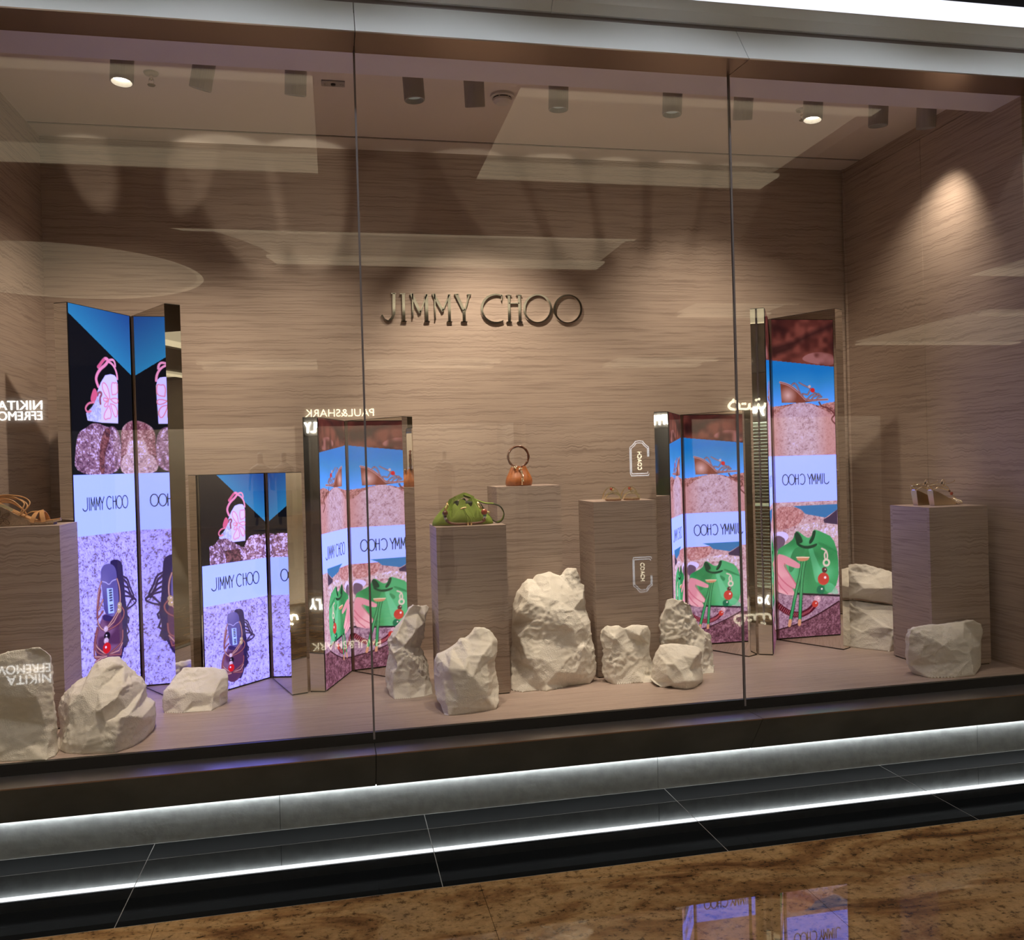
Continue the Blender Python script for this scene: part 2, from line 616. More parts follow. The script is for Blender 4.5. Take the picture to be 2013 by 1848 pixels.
# ------------------------------------------------------------------ measured data (metres)
ROCKS={"r1":{"o":[[-1.4364,0.0475,0.418],[-1.4663,0.11,0.5969],[-1.4432,0.11,0.8045],[-1.3006,0.11,0.8146],[-1.2571,0.11,0.8257],[-1.2137,0.11,0.8289],[-1.1613,0.11,0.8316],[-1.1384,0.11,0.8157],[-1.1214,0.11,0.797],[-1.1171,0.11,0.7457],[-1.1184,0.11,0.7011],[-1.109,0.09,0.6037],[-1.1027,0.08,0.5425],[-1.1017,0.07,0.4411],[-1.0951,0.04,0.418],[-1.1182,0.0033,0.418],[-1.2855,0.0314,0.418]],"i":[[-1.1537,0.12,0.7972],[-1.1551,0.08,0.7301],[-1.1629,0.06,0.6476],[-1.1445,0.06,0.5896],[-1.1319,0.06,0.532],[-1.1195,0.035,0.4539],[-1.2984,0.1,0.7741],[-1.2633,0.07,0.6532],[-1.3045,0.1,0.5701],[-1.219,0.1,0.547],[-1.2361,0.06,0.4975],[-1.3836,0.09,0.6578],[-1.3733,0.05,0.513],[-1.2212,0.08,0.7351]],"b":0.155},"r2":{"o":[[-1.1239,0.16,0.418],[-1.1627,0.3,0.4244],[-1.1508,0.3,0.4602],[-1.1558,0.3,0.501],[-1.1592,0.3,0.5415],[-1.1442,0.3,0.5772],[-1.1183,0.3,0.6154],[-1.08,0.3,0.6494],[-1.039,0.3,0.6631],[-1.0158,0.3,0.7053],[-0.9964,0.3,0.7241],[-0.9583,0.3,0.7332],[-0.9269,0.3,0.7275],[-0.8962,0.3,0.693],[-0.8623,0.3,0.6564],[-0.8312,0.3,0.6267],[-0.8178,0.3,0.5949],[-0.8193,0.3,0.5437],[-0.7863,0.3,0.5205],[-0.7801,0.3,0.4583],[-0.7863,0.3,0.418],[-0.7979,0.1683,0.418],[-0.8224,0.0811,0.418],[-0.8784,0.0126,0.418],[-1.0018,0.0391,0.418],[-1.0632,0.0717,0.418],[-1.1004,0.12,0.4188]],"i":[[-0.9601,0.2,0.6938],[-0.9251,0.25,0.713],[-0.9567,0.13,0.632],[-0.8975,0.12,0.6201],[-0.8571,0.22,0.6746],[-0.8711,0.14,0.6422],[-0.8778,0.1,0.6172],[-0.8553,0.14,0.5593],[-0.8119,0.17,0.5838],[-0.8304,0.08,0.5445],[-0.7985,0.14,0.5152],[-0.8535,0.05,0.5485],[-0.9264,0.05,0.5865],[-0.9556,0.07,0.5644],[-1.0222,0.14,0.6348],[-1.07,0.17,0.6115],[-1.0656,0.13,0.5893],[-1.0232,0.1,0.5427],[-0.9582,0.05,0.5069],[-0.8674,0.025,0.4872],[-0.9164,0.03,0.4617],[-0.9157,0.06,0.532],[-0.8232,0.09,0.4572],[-1.0682,0.11,0.5118],[-1.0731,0.09,0.4576],[-0.9852,0.035,0.4508]],"b":0.42},"r3":{"o":[[-0.7986,0.568,0.4439],[-0.7978,0.577,0.4961],[-0.7932,0.585,0.5133],[-0.7785,0.61,0.5354],[-0.7596,0.644,0.5574],[-0.7376,0.673,0.5729],[-0.7255,0.694,0.5833],[-0.6735,0.703,0.5804],[-0.5964,0.703,0.5767],[-0.5403,0.686,0.5672],[-0.5281,0.678,0.5559],[-0.5209,0.661,0.537],[-0.5223,0.636,0.4888],[-0.5304,0.671,0.418],[-0.5559,0.5888,0.418],[-0.5822,0.5318,0.418],[-0.7077,0.5316,0.418],[-0.7926,0.5613,0.418]],"i":[[-0.7528,0.577,0.5199],[-0.7221,0.566,0.4967],[-0.6797,0.568,0.5006],[-0.6315,0.568,0.4948],[-0.5779,0.571,0.4858],[-0.585,0.564,0.4704],[-0.5494,0.627,0.5392],[-0.5434,0.678,0.5611],[-0.6649,0.636,0.5301],[-0.7198,0.627,0.5365],[-0.65,0.669,0.5551],[-0.7666,0.566,0.4867],[-0.7298,0.562,0.4652],[-0.6741,0.56,0.4611],[-0.6278,0.561,0.4609],[-0.749,0.562,0.4375],[-0.6753,0.562,0.4313],[-0.6006,0.562,0.4388],[-0.5549,0.594,0.4721]],"b":0.73},"r4":{"o":[[0.2078,0.62,0.4929],[0.2059,0.58,0.4498],[0.2174,0.54,0.423],[0.2354,0.4723,0.418],[0.3115,0.4668,0.418],[0.3768,0.4774,0.418],[0.4197,0.5146,0.418],[0.4189,0.56,0.4445],[0.414,0.58,0.4865],[0.4083,0.62,0.5479],[0.3928,0.62,0.5892],[0.3771,0.62,0.6237],[0.3952,0.62,0.6726],[0.4055,0.62,0.7389],[0.4241,0.62,0.8013],[0.4261,0.62,0.8146],[0.4097,0.62,0.8256],[0.3829,0.62,0.8223],[0.3498,0.62,0.8293],[0.3295,0.62,0.8138],[0.3016,0.62,0.7689],[0.24,0.62,0.6931],[0.2191,0.62,0.6547],[0.2275,0.62,0.6043],[0.2126,0.62,0.5456]],"i":[[0.2525,0.56,0.6937],[0.2386,0.53,0.619],[0.288,0.53,0.6513],[0.3504,0.55,0.7218],[0.3977,0.58,0.7795],[0.3356,0.54,0.6951],[0.3696,0.63,0.7897],[0.3096,0.61,0.7302],[0.3206,0.51,0.6011],[0.2545,0.505,0.5584],[0.3694,0.53,0.5442],[0.3004,0.5,0.4913],[0.3831,0.525,0.469],[0.2353,0.505,0.4531],[0.3481,0.51,0.4363],[0.2346,0.51,0.5264]],"b":0.72},"r5":{"o":[[0.405,0.3,0.5622],[0.4063,0.3,0.5001],[0.4074,0.25,0.4665],[0.4217,0.22,0.4457],[0.4294,0.1533,0.418],[0.4462,0.1321,0.418],[0.553,0.1423,0.418],[0.6615,0.1693,0.418],[0.6802,0.2,0.4387],[0.6989,0.3,0.4926],[0.6864,0.3,0.5565],[0.6846,0.3,0.6038],[0.6987,0.3,0.6499],[0.6998,0.3,0.6876],[0.6788,0.3,0.733],[0.6508,0.3,0.7537],[0.6287,0.3,0.7599],[0.6065,0.3,0.7566],[0.5868,0.3,0.7329],[0.5577,0.3,0.7068],[0.5356,0.3,0.7052],[0.5194,0.3,0.6876],[0.4939,0.3,0.6707],[0.4591,0.3,0.6545],[0.4213,0.3,0.6417],[0.4099,0.3,0.6208]],"i":[[0.4904,0.25,0.6749],[0.4708,0.2,0.6472],[0.4598,0.17,0.6124],[0.5263,0.15,0.6059],[0.4744,0.155,0.5607],[0.442,0.19,0.5397],[0.4312,0.22,0.5636],[0.5694,0.24,0.6714],[0.6073,0.19,0.6546],[0.5489,0.21,0.6546],[0.5549,0.145,0.5718],[0.6311,0.17,0.5327],[0.6311,0.21,0.6119],[0.6665,0.23,0.6357],[0.6655,0.25,0.6936],[0.4943,0.14,0.488],[0.6168,0.15,0.4753],[0.4358,0.155,0.4739],[0.6128,0.27,0.7088]],"b":0.4},"r6":{"o":[[0.8241,0.61,0.6065],[0.8103,0.56,0.542],[0.7884,0.4601,0.418],[0.8338,0.4094,0.418],[0.9147,0.4199,0.418],[0.9447,0.3885,0.418],[1.0729,0.4586,0.418],[1.1807,0.4698,0.418],[1.2236,0.505,0.4478],[1.2341,0.52,0.4893],[1.2262,0.53,0.5754],[1.2152,0.54,0.6392],[1.215,0.56,0.7007],[1.208,0.61,0.7546],[1.2076,0.61,0.8787],[1.1879,0.61,0.8915],[1.183,0.61,0.9305],[1.164,0.61,0.9663],[1.1222,0.61,0.9704],[1.1012,0.61,0.9348],[1.0851,0.61,0.928],[1.0458,0.61,0.9436],[1.0263,0.61,0.9523],[0.9629,0.61,0.9422],[0.9426,0.61,0.9203],[0.9154,0.61,0.9276],[0.8874,0.61,0.9042],[0.8589,0.61,0.8638],[0.8375,0.61,0.7964],[0.8307,0.61,0.6976]],"i":[[0.8479,0.54,0.8555],[0.9037,0.53,0.8687],[0.9481,0.525,0.848],[0.9689,0.56,0.8797],[1.0532,0.5,0.8229],[0.8921,0.5,0.8325],[0.9997,0.5,0.8411],[1.0598,0.47,0.7897],[0.9766,0.475,0.7866],[0.9155,0.48,0.745],[0.9495,0.465,0.7268],[1.0589,0.445,0.7232],[0.9826,0.465,0.6838],[1.1065,0.455,0.6811],[1.1674,0.49,0.697],[1.1599,0.485,0.6231],[1.1144,0.45,0.6032],[1.1492,0.45,0.6045],[1.2232,0.51,0.5189],[0.862,0.45,0.5694],[0.9535,0.46,0.6422],[0.9291,0.43,0.5725],[0.9058,0.43,0.5485],[0.8415,0.5,0.6644],[0.8413,0.52,0.7728],[0.9071,0.425,0.5018],[1.0052,0.41,0.5014],[1.1025,0.42,0.4844],[0.9459,0.405,0.4485],[0.8602,0.44,0.4541],[1.1607,0.45,0.4655],[1.1304,0.55,0.8642],[1.1277,0.59,0.9358],[1.1806,0.55,0.8232],[1.1141,0.5,0.7779],[1.0553,0.56,0.8938],[1.0191,0.57,0.9098]],"b":0.665},"r7":{"o":[[1.2477,0.485,0.6543],[1.2499,0.485,0.62],[1.2582,0.485,0.573],[1.2518,0.485,0.5176],[1.2546,0.47,0.4434],[1.2737,0.4666,0.418],[1.2868,0.4181,0.418],[1.3705,0.4099,0.418],[1.4294,0.4036,0.418],[1.4775,0.4071,0.418],[1.515,0.47,0.439],[1.5138,0.485,0.4858],[1.4987,0.485,0.534],[1.4969,0.485,0.5874],[1.5044,0.485,0.6183],[1.5021,0.485,0.6529],[1.4895,0.485,0.6757],[1.447,0.485,0.6847],[1.4076,0.485,0.681],[1.3811,0.485,0.6703],[1.3649,0.485,0.6714],[1.3392,0.485,0.6839],[1.2744,0.485,0.6866],[1.2612,0.485,0.6751]],"i":[[1.3004,0.44,0.6407],[1.3348,0.45,0.6025],[1.3944,0.48,0.6236],[1.4296,0.44,0.6412],[1.3754,0.44,0.5585],[1.2843,0.445,0.5793],[1.2912,0.425,0.491],[1.3891,0.43,0.4826],[1.447,0.445,0.5058],[1.4528,0.43,0.4469],[1.3753,0.488,0.6577],[1.4571,0.46,0.6667],[1.338,0.425,0.4476]],"b":0.525},"r8":{"o":[[1.4731,0.36,0.4343],[1.4588,0.31,0.4324],[1.4857,0.2987,0.418],[1.5221,0.27,0.4276],[1.5355,0.2646,0.418],[1.5797,0.2266,0.418],[1.6215,0.2431,0.418],[1.6957,0.31,0.4259],[1.723,0.36,0.4333],[1.7164,0.36,0.4892],[1.7218,0.36,0.5658],[1.7059,0.36,0.5823],[1.6248,0.36,0.6003],[1.544,0.36,0.6059],[1.5179,0.36,0.5955],[1.4945,0.36,0.5636],[1.4802,0.36,0.5129]],"i":[[1.5338,0.26,0.5341],[1.5037,0.28,0.5289],[1.478,0.31,0.5482],[1.5945,0.29,0.5621],[1.6358,0.26,0.5535],[1.676,0.3,0.5662],[1.532,0.265,0.5122],[1.4945,0.26,0.4834],[1.524,0.25,0.4448],[1.5632,0.235,0.4899],[1.6211,0.225,0.4552],[1.612,0.26,0.4984],[1.5697,0.215,0.4586],[1.5796,0.33,0.582],[1.6355,0.31,0.5791]],"b":0.45},"r9":{"o":[[1.5793,0.5393,0.418],[1.6805,0.5061,0.418],[1.7719,0.4829,0.418],[1.8332,0.4834,0.418],[1.8721,0.56,0.4331],[1.8665,0.56,0.4821],[1.8654,0.56,0.5633],[1.856,0.56,0.5963],[1.7951,0.56,0.6392],[1.7693,0.56,0.6989],[1.7469,0.56,0.7551],[1.7065,0.56,0.7801],[1.6525,0.56,0.7945],[1.6251,0.56,0.7881],[1.6077,0.54,0.7507],[1.5786,0.525,0.7009],[1.5772,0.525,0.6533],[1.5783,0.52,0.5971],[1.5769,0.52,0.5718],[1.5745,0.52,0.5117]],"i":[[1.653,0.54,0.7415],[1.7401,0.57,0.7314],[1.6179,0.54,0.6958],[1.6812,0.53,0.6839],[1.6301,0.53,0.6712],[1.6839,0.51,0.5981],[1.7563,0.55,0.6371],[1.8147,0.53,0.5886],[1.7175,0.52,0.562],[1.6609,0.53,0.5672],[1.7866,0.51,0.5145],[1.8211,0.515,0.4469],[1.6853,0.515,0.457],[1.7767,0.545,0.5851]],"b":0.59},"r10":{"o":[[2.8109,0.86,0.5404],[2.7815,0.8064,0.418],[2.846,0.7114,0.418],[2.9188,0.6229,0.418],[3.0073,0.64,0.418],[3.0509,0.68,0.6441],[2.989,0.72,0.649],[2.9118,0.8,0.6562],[2.8638,0.84,0.6642],[2.8312,0.88,0.6601]],"i":[[2.8173,0.8,0.5208],[2.8917,0.76,0.597],[2.8898,0.69,0.4703],[2.8515,0.81,0.6285],[2.9119,0.66,0.5471],[2.8497,0.75,0.5056],[2.9553,0.63,0.5352]],"b":0.97},"r10b":{"o":[[2.8272,0.88,0.6672],[2.8299,0.88,0.7621],[2.8526,0.88,0.8288],[2.8823,0.86,0.8596],[2.9443,0.84,0.8586],[3.0084,0.8,0.8373],[3.0276,0.78,0.8274],[3.0759,0.72,0.8061],[3.0511,0.68,0.6529],[2.9893,0.72,0.6578],[2.9121,0.8,0.6651],[2.864,0.84,0.6709]],"i":[[2.8571,0.8,0.7635],[2.9575,0.8,0.8027],[2.8695,0.77,0.7372],[2.9519,0.71,0.7407],[2.8436,0.82,0.702],[2.9028,0.76,0.6997],[2.9813,0.67,0.7445]],"b":0.97},"r11":{"o":[[2.6951,0.16,0.5092],[2.7046,0.16,0.4634],[2.7307,0.1529,0.418],[2.7486,0.071,0.418],[2.8677,0.0402,0.418],[2.9734,0.046,0.418],[3.0765,0.13,0.436],[3.0997,0.15,0.5345],[3.1168,0.15,0.6118],[3.1027,0.15,0.6422],[3.0585,0.15,0.6647],[3.0063,0.15,0.6582],[2.9471,0.15,0.6588],[2.888,0.15,0.6496],[2.8296,0.15,0.6534],[2.7713,0.15,0.6508],[2.7132,0.15,0.6417],[2.694,0.15,0.6013],[2.6962,0.15,0.5498]],"i":[[2.7617,0.1,0.6126],[2.9088,0.13,0.6421],[2.9573,0.1,0.6122],[2.8275,0.075,0.5684],[2.9755,0.08,0.5379],[2.7968,0.085,0.4796],[2.9212,0.06,0.4759],[2.7234,0.11,0.5177]],"b":0.21}}
ART1={"blue":[[-0.2139,-0.031],[0.2451,-0.0341],[0.2174,0.3085],[-0.2167,0.0352]],"strap1":[[-0.0226,0.2795],[0.0156,0.2372],[0.0335,0.231],[0.0449,0.2405],[0.0261,0.2639],[-0.0099,0.2867],[-0.0343,0.3166],[-0.0412,0.3425],[-0.0267,0.3731]],"strap2":[[0.054,0.2374],[0.0782,0.2326],[0.0897,0.2466],[0.0913,0.2639]],"strap3":[[0.0476,0.2467],[0.0682,0.2532],[0.0885,0.2728],[0.101,0.2999],[0.1028,0.3259]],"buckle":[[-0.024,0.2775],[0.0155,0.2394],[0.0301,0.2399],[-0.0156,0.283]],"heel":[[0.0972,0.3217],[0.1057,0.3537],[0.0986,0.5461],[-0.0109,0.5465],[-0.103,0.5395],[-0.1099,0.506],[-0.0575,0.4614],[-0.0332,0.3965],[-0.0096,0.3523],[0.0212,0.315],[0.0587,0.3062],[0.0849,0.3092]],"heelside":[[-0.0109,0.5465],[-0.103,0.5395],[-0.1099,0.506],[-0.0575,0.4614],[-0.0337,0.4071],[-0.0148,0.4696]],"patch":[[-0.0651,0.3936],[-0.0482,0.3792],[-0.0302,0.4096],[-0.0513,0.4516],[-0.0851,0.4473]],"toe":[[-0.057,0.4509],[-0.0924,0.4556],[-0.1158,0.4803],[-0.1048,0.5006],[-0.0801,0.4941]],"keyhole":[[-0.0329,0.4159],[-0.0265,0.4006],[-0.0091,0.3994],[-0.0067,0.412],[-0.0189,0.4255],[-0.0159,0.4551]],"petals":[[[0.0395,0.4303],[0.0111,0.4043],[-0.0021,0.3733],[0.0018,0.3517],[0.0193,0.3524],[0.0389,0.3766],[0.0486,0.4254]],[[0.0644,0.4071],[0.0586,0.3686],[0.0672,0.3442],[0.082,0.3494],[0.0976,0.3416],[0.1026,0.3652],[0.101,0.4002]],[[0.0394,0.4325],[0.0074,0.4217],[0.0038,0.439],[0.0212,0.4422]],[[0.0392,0.4368],[0.0089,0.4558],[0.0111,0.4706],[0.029,0.4653]],[[0.0514,0.4296],[0.0819,0.4211],[0.103,0.4241],[0.1004,0.4483],[0.0747,0.4454]],[[0.0411,0.4603],[0.01,0.4963],[0.003,0.5223],[0.0143,0.5325],[0.0294,0.5233],[0.0502,0.5245],[0.0546,0.492]],[[0.0505,0.4512],[0.061,0.483],[0.0777,0.5147],[0.0929,0.514],[0.0974,0.4811],[0.0803,0.4559]]],"rockL":[[-0.184,0.6731],[-0.1638,0.5959],[-0.1115,0.5736],[-0.0755,0.5515],[-0.0327,0.5489],[0.0284,0.5691],[0.0701,0.557],[0.1064,0.5939],[0.1179,0.6813],[0.1009,0.8015],[-0.1959,0.7955]],"rockdark":[[0.01,0.5697],[0.0468,0.5739],[0.037,0.628],[-0.0037,0.7141],[0.0001,0.7941],[-0.0326,0.7935],[-0.0363,0.714],[-0.0218,0.6291]],"rockR":[[0.1131,0.5828],[0.1553,0.5402],[0.2278,0.5206],[0.3006,0.5433],[0.2884,0.8052],[0.0971,0.8014],[0.1179,0.6813]],"rockR2":[[0.1585,0.6423],[0.183,0.6253],[0.272,0.6236],[0.2884,0.8052],[0.1009,0.8015],[0.1164,0.7141],[0.1602,0.692]],"text":[[-0.1397,0.9088],[0.1574,0.9226],[-0.1418,0.9571],[0.1551,0.9742]],"shadow":[[0.0072,1.2248],[0.0313,1.2121],[0.0701,1.2165],[0.0956,1.2366],[0.1002,1.2812],[0.1046,1.3322],[0.1086,1.3895],[0.1147,1.4535],[0.1274,1.519],[0.1119,1.5636],[0.1224,1.6289],[0.09,1.6537],[0.0698,1.712],[0.0424,1.737],[0.0075,1.6518],[0.0542,1.4747],[0.0524,1.3187]],"sh_lines":[[[0.0992,1.3031],[0.1319,1.3201],[0.1477,1.3699],[0.1732,1.412],[0.1632,1.4296]],[[0.1007,1.3191],[0.1266,1.3384],[0.1382,1.3812],[0.1588,1.4257]],[[0.1037,1.3509],[0.1299,1.3642],[0.155,1.4092]],[[0.1114,1.3773],[0.1376,1.3938],[0.1772,1.4254],[0.1903,1.4403],[0.1619,1.4581],[0.1162,1.4696]],[[0.1125,1.4027],[0.1459,1.411],[0.186,1.4332]],[[0.1165,1.4633],[0.1353,1.4443],[0.1543,1.425]],[[0.1149,1.4978],[0.132,1.5166],[0.1266,1.5378]],[[0.1129,1.5417],[0.129,1.5827],[0.1104,1.598]],[[0.1145,1.6051],[0.1226,1.6257],[0.099,1.6524]]],"insole":[[-0.0516,1.2741],[-0.0462,1.2474],[-0.0289,1.2312],[0.005,1.2276],[0.0344,1.2388],[0.0528,1.2628],[0.0573,1.3069],[0.0632,1.3701],[0.0648,1.4328],[0.0455,1.4733],[0.0275,1.4903],[-0.0063,1.4828],[-0.0347,1.4595],[-0.0404,1.3975],[-0.0474,1.3203]],"sole2":[[-0.0389,1.4588],[0.0275,1.4903],[0.0645,1.439],[0.0854,1.5115],[0.0834,1.6052],[0.0813,1.6519],[0.052,1.7174],[0.0034,1.7434],[-0.0507,1.7276],[-0.0938,1.6753],[-0.0992,1.6139],[-0.0879,1.5408],[-0.0615,1.5004]],"sole3":[[-0.0433,1.4641],[0.0274,1.4918],[0.0201,1.5122],[-0.0489,1.4966]],"hl":[[[-0.053,1.3074],[-0.02,1.315],[0.0024,1.3335],[0.0224,1.3146],[0.055,1.3113]]],"lab":[[-0.0138,1.3465],[0.0264,1.3508],[0.0305,1.4722],[-0.0079,1.4702]],"straps":[[[-0.049,1.311],[-0.0719,1.3623],[-0.0813,1.4364],[-0.0819,1.4967],[-0.0588,1.5343],[-0.0262,1.5497]],[[-0.055,1.3527],[-0.0745,1.4224],[-0.0812,1.4817]],[[-0.0404,1.3975],[-0.0712,1.4411]],[[-0.0428,1.452],[-0.0728,1.4771]],[[0.0572,1.31],[0.0727,1.3528],[0.0765,1.4159],[0.0635,1.4607],[0.0182,1.5057],[-0.0213,1.5353]],[[0.0815,1.4512],[0.1025,1.4767],[0.0874,1.515],[0.0426,1.538],[-0.0177,1.5482]],[[0.0628,1.4762],[0.0263,1.5164],[-0.0216,1.5414]],[[-0.0831,1.5236],[-0.1013,1.5683],[-0.1079,1.6271],[-0.1058,1.6726],[-0.0314,1.6679]],[[-0.0926,1.555],[-0.0988,1.6049],[-0.0674,1.6358],[-0.0311,1.6619]],[[-0.0795,1.5364],[-0.1026,1.5981],[-0.0923,1.6425],[-0.0313,1.6664]],[[-0.1052,1.6577],[-0.0687,1.6658],[-0.0314,1.6679]],[[0.0851,1.5679],[0.0827,1.6208],[0.0467,1.6415],[-0.0101,1.6634]],[[0.0801,1.6297],[0.0545,1.6618],[-0.0102,1.6664]],[[0.0721,1.6593],[0.0667,1.6832],[-0.0104,1.6695]],[[-0.1022,1.6825],[-0.0649,1.6727],[-0.0273,1.6719]]],"beads":[[-0.021,1.5752,0.018,"k"],[-0.0282,1.5967,0.014,"l"],[-0.0256,1.6324,0.024,"r"],[-0.0278,1.5402,0.013,"l"],[0.0688,1.4397,0.013,"g"],[0.0655,1.4642,0.014,"g"]]}
ART2={"skyline":[[0.2458,0.2307],[0.192,0.2397],[-0.2157,0.2801],[-0.2643,0.2863]],"horizon":[[0.235,0.5152],[0.1971,0.51],[0.1592,0.5077],[0.0892,0.497],[0.0316,0.4879],[-0.0386,0.4931],[-0.096,0.5086],[-0.1416,0.4945],[-0.2001,0.4865],[-0.2585,0.4933]],"mound":[[0.2367,0.5733],[0.1988,0.5681],[0.1472,0.5282],[0.0637,0.4945],[0.0125,0.4882],[-0.0385,0.496],[-0.1276,0.5326],[-0.2039,0.5811],[-0.2558,0.5879]],"wedge":[[0.1477,0.3709],[0.1409,0.4875],[0.0061,0.4895],[-0.0324,0.4853],[-0.1551,0.4741],[-0.1455,0.4693],[-0.0134,0.478],[0.005,0.4485],[0.061,0.401],[0.1049,0.3801]],"wedgehi":[[0.134,0.4002],[0.1267,0.4761],[0.0505,0.4771],[0.0873,0.4299]],"soleline":[[0.1477,0.368],[0.0986,0.3802],[0.0548,0.4069],[0.0051,0.4514],[-0.0135,0.4751],[-0.1551,0.4729]],"wstraps":[[[0.0667,0.3776],[0.0539,0.3719],[0.0354,0.3955],[0.0236,0.4307],[0.005,0.4485]],[[0.0733,0.3834],[0.0603,0.3747]],[[0.0251,0.371],[-0.0032,0.3871],[-0.0412,0.4022],[-0.0724,0.4319],[-0.0977,0.4498]],[[-0.0788,0.4349],[-0.0462,0.4492],[-0.0199,0.4723]],[[-0.0978,0.4439],[-0.0653,0.4553],[-0.052,0.4727]],[[-0.1168,0.4559],[-0.0909,0.4615],[-0.0841,0.4743]],[[-0.1105,0.45],[-0.098,0.4381],[-0.0851,0.4379]],[[0.0046,0.4368],[-0.0272,0.443],[-0.0474,0.4081]]],"wbead":[-0.06,0.417],"branch":[[-0.0998,0.4881],[-0.1152,0.5148],[-0.1537,0.5212],[-0.2078,0.5605],[-0.1712,0.5893],[-0.2092,0.6254]],"rockdk":[[[0.1938,0.1729],[0.0536,0.1382],[-0.076,0.0796],[-0.2263,0.0205]],[[0.1819,0.1962],[0.0798,0.1673]],[[0.1899,0.0334],[0.1149,0.0624]]],"rockhi":[[0.0244,0.2318],[-0.073,0.1853],[-0.2146,0.2034],[-0.2159,0.2742],[-0.0708,0.2616]],"rock_a":[[0.2069,1.1001],[0.0798,1.1018],[0.0266,1.1254],[0.014,1.1569],[0.0491,1.205],[0.09,1.2218],[0.2111,1.2475]],"sky_b":[[0.0864,1.0984],[-0.2023,1.0967],[-0.2014,1.1279],[-0.1422,1.163],[-0.1213,1.1747],[0.007,1.1479],[0.0333,1.1221]],"dark_b":[[-0.2014,1.1279],[-0.142,1.1693],[-0.1074,1.1866],[-0.1136,1.2055],[-0.1988,1.2184]],"rock_c":[[0.0629,1.2168],[-0.0594,1.197],[-0.1407,1.2128],[-0.2023,1.2154],[-0.1995,1.3152],[-0.0648,1.247],[0.0908,1.2527]],"cuff":[[0.2111,1.2475],[0.1442,1.2442],[0.1116,1.2765],[0.1462,1.3119],[0.2069,1.3338]],"cuffd":[[0.2085,1.2722],[0.1716,1.2677],[0.1324,1.3002],[0.1743,1.3599],[0.2076,1.3584]],"bag":[[0.1944,1.3621],[0.1804,1.3412],[0.0922,1.302],[0.0809,1.2593],[0.0637,1.2446],[0.0406,1.261],[-0.0024,1.2939],[-0.0298,1.2827],[-0.0377,1.2458],[-0.0649,1.2439],[-0.1997,1.309],[-0.1971,1.6432],[0.0473,1.6168],[0.128,1.6153],[0.2077,1.5984]],"bagsh":[[[-0.0698,1.3093],[-0.1978,1.3776],[-0.1974,1.3901],[-0.0691,1.3342]],[[-0.001,1.3434],[-0.0284,1.3323],[-0.0659,1.4459],[-0.105,1.5102],[-0.0485,1.5818],[-0.0254,1.4377]],[[-0.1104,1.5603],[-0.1514,1.5625],[-0.1945,1.6149],[-0.1938,1.6399],[-0.102,1.6159]],[[0.0936,1.3514],[0.0393,1.3354],[0.0061,1.3555],[0.0692,1.4391],[0.1113,1.4988],[0.1303,1.4608]],[[-0.0277,1.3571],[-0.0878,1.3973],[-0.0597,1.427]]],"bow":[[[0.0809,1.2593],[0.0637,1.2464],[0.0377,1.2797],[0.0253,1.3174],[0.0659,1.3218],[0.0785,1.2903]],[[-0.0376,1.2489],[-0.0614,1.2468],[-0.0427,1.3081],[-0.0149,1.3317],[-0.0086,1.3128],[-0.0298,1.2827]],[[0.0754,1.3028],[0.0326,1.3357],[-0.0147,1.3379],[-0.0695,1.3218],[-0.0552,1.346],[0.0062,1.3586],[0.0662,1.3341]]],"toggle":[[0.0715,1.4019],[0.0343,1.3975],[-0.0094,1.4059],[-0.0056,1.4212],[0.0285,1.4288],[0.0687,1.4206]],"cords":[[[0.0352,1.4285],[0.0472,1.496],[0.0807,1.6056],[0.1225,1.7762]],[[0.0204,1.4292],[0.0373,1.5027],[0.0513,1.6382],[0.0621,1.7831]]],"tips":[[[0.1224,1.7731],[0.1286,1.8005]],[[0.062,1.7769],[0.0646,1.7985]]],"hand":[[0.2047,1.3739],[0.1549,1.3824],[0.0954,1.4131],[0.0458,1.4465],[0.0429,1.4621],[0.0701,1.4688],[0.1233,1.4488],[0.1497,1.4351],[0.1567,1.4471],[0.1247,1.4981],[0.0858,1.5496],[0.0731,1.5751],[0.0803,1.5932],[0.1134,1.5728],[0.0908,1.605],[0.0947,1.6264],[0.1349,1.621],[0.1614,1.6133],[0.2077,1.5984]],"handln":[[[0.1497,1.4351],[0.1373,1.4728],[0.0987,1.5304],[0.073,1.572]],[[0.2042,1.4755],[0.1788,1.5199],[0.1398,1.559],[0.1003,1.5859]],[[0.2056,1.5246],[0.1737,1.5757],[0.1347,1.6149]]],"clip":[[-0.0923,1.357],[-0.1226,1.3709],[-0.1317,1.4118],[-0.1141,1.4297],[-0.107,1.392],[-0.1225,1.374]],"ring":[-0.1206,1.4425],"beads":[[-0.1071,1.4854,0.017,"d"],[-0.0988,1.5379,0.037,"r"],[-0.0785,1.6021,0.026,"g"],[-0.0566,1.6569,0.021,"p"],[-0.0402,1.6839,0.02,"r"]],"braid":[[-0.0387,1.6869],[-0.0038,1.7221],[0.0509,1.7436],[0.1046,1.7371],[0.1575,1.7123],[0.2097,1.666]],"ledge":[[0.2142,1.8259],[0.0523,1.793],[-0.0781,1.7391],[-0.1961,1.6775]],"bagline":[[0.2078,1.6015],[0.0474,1.6198],[-0.1971,1.6432]]}
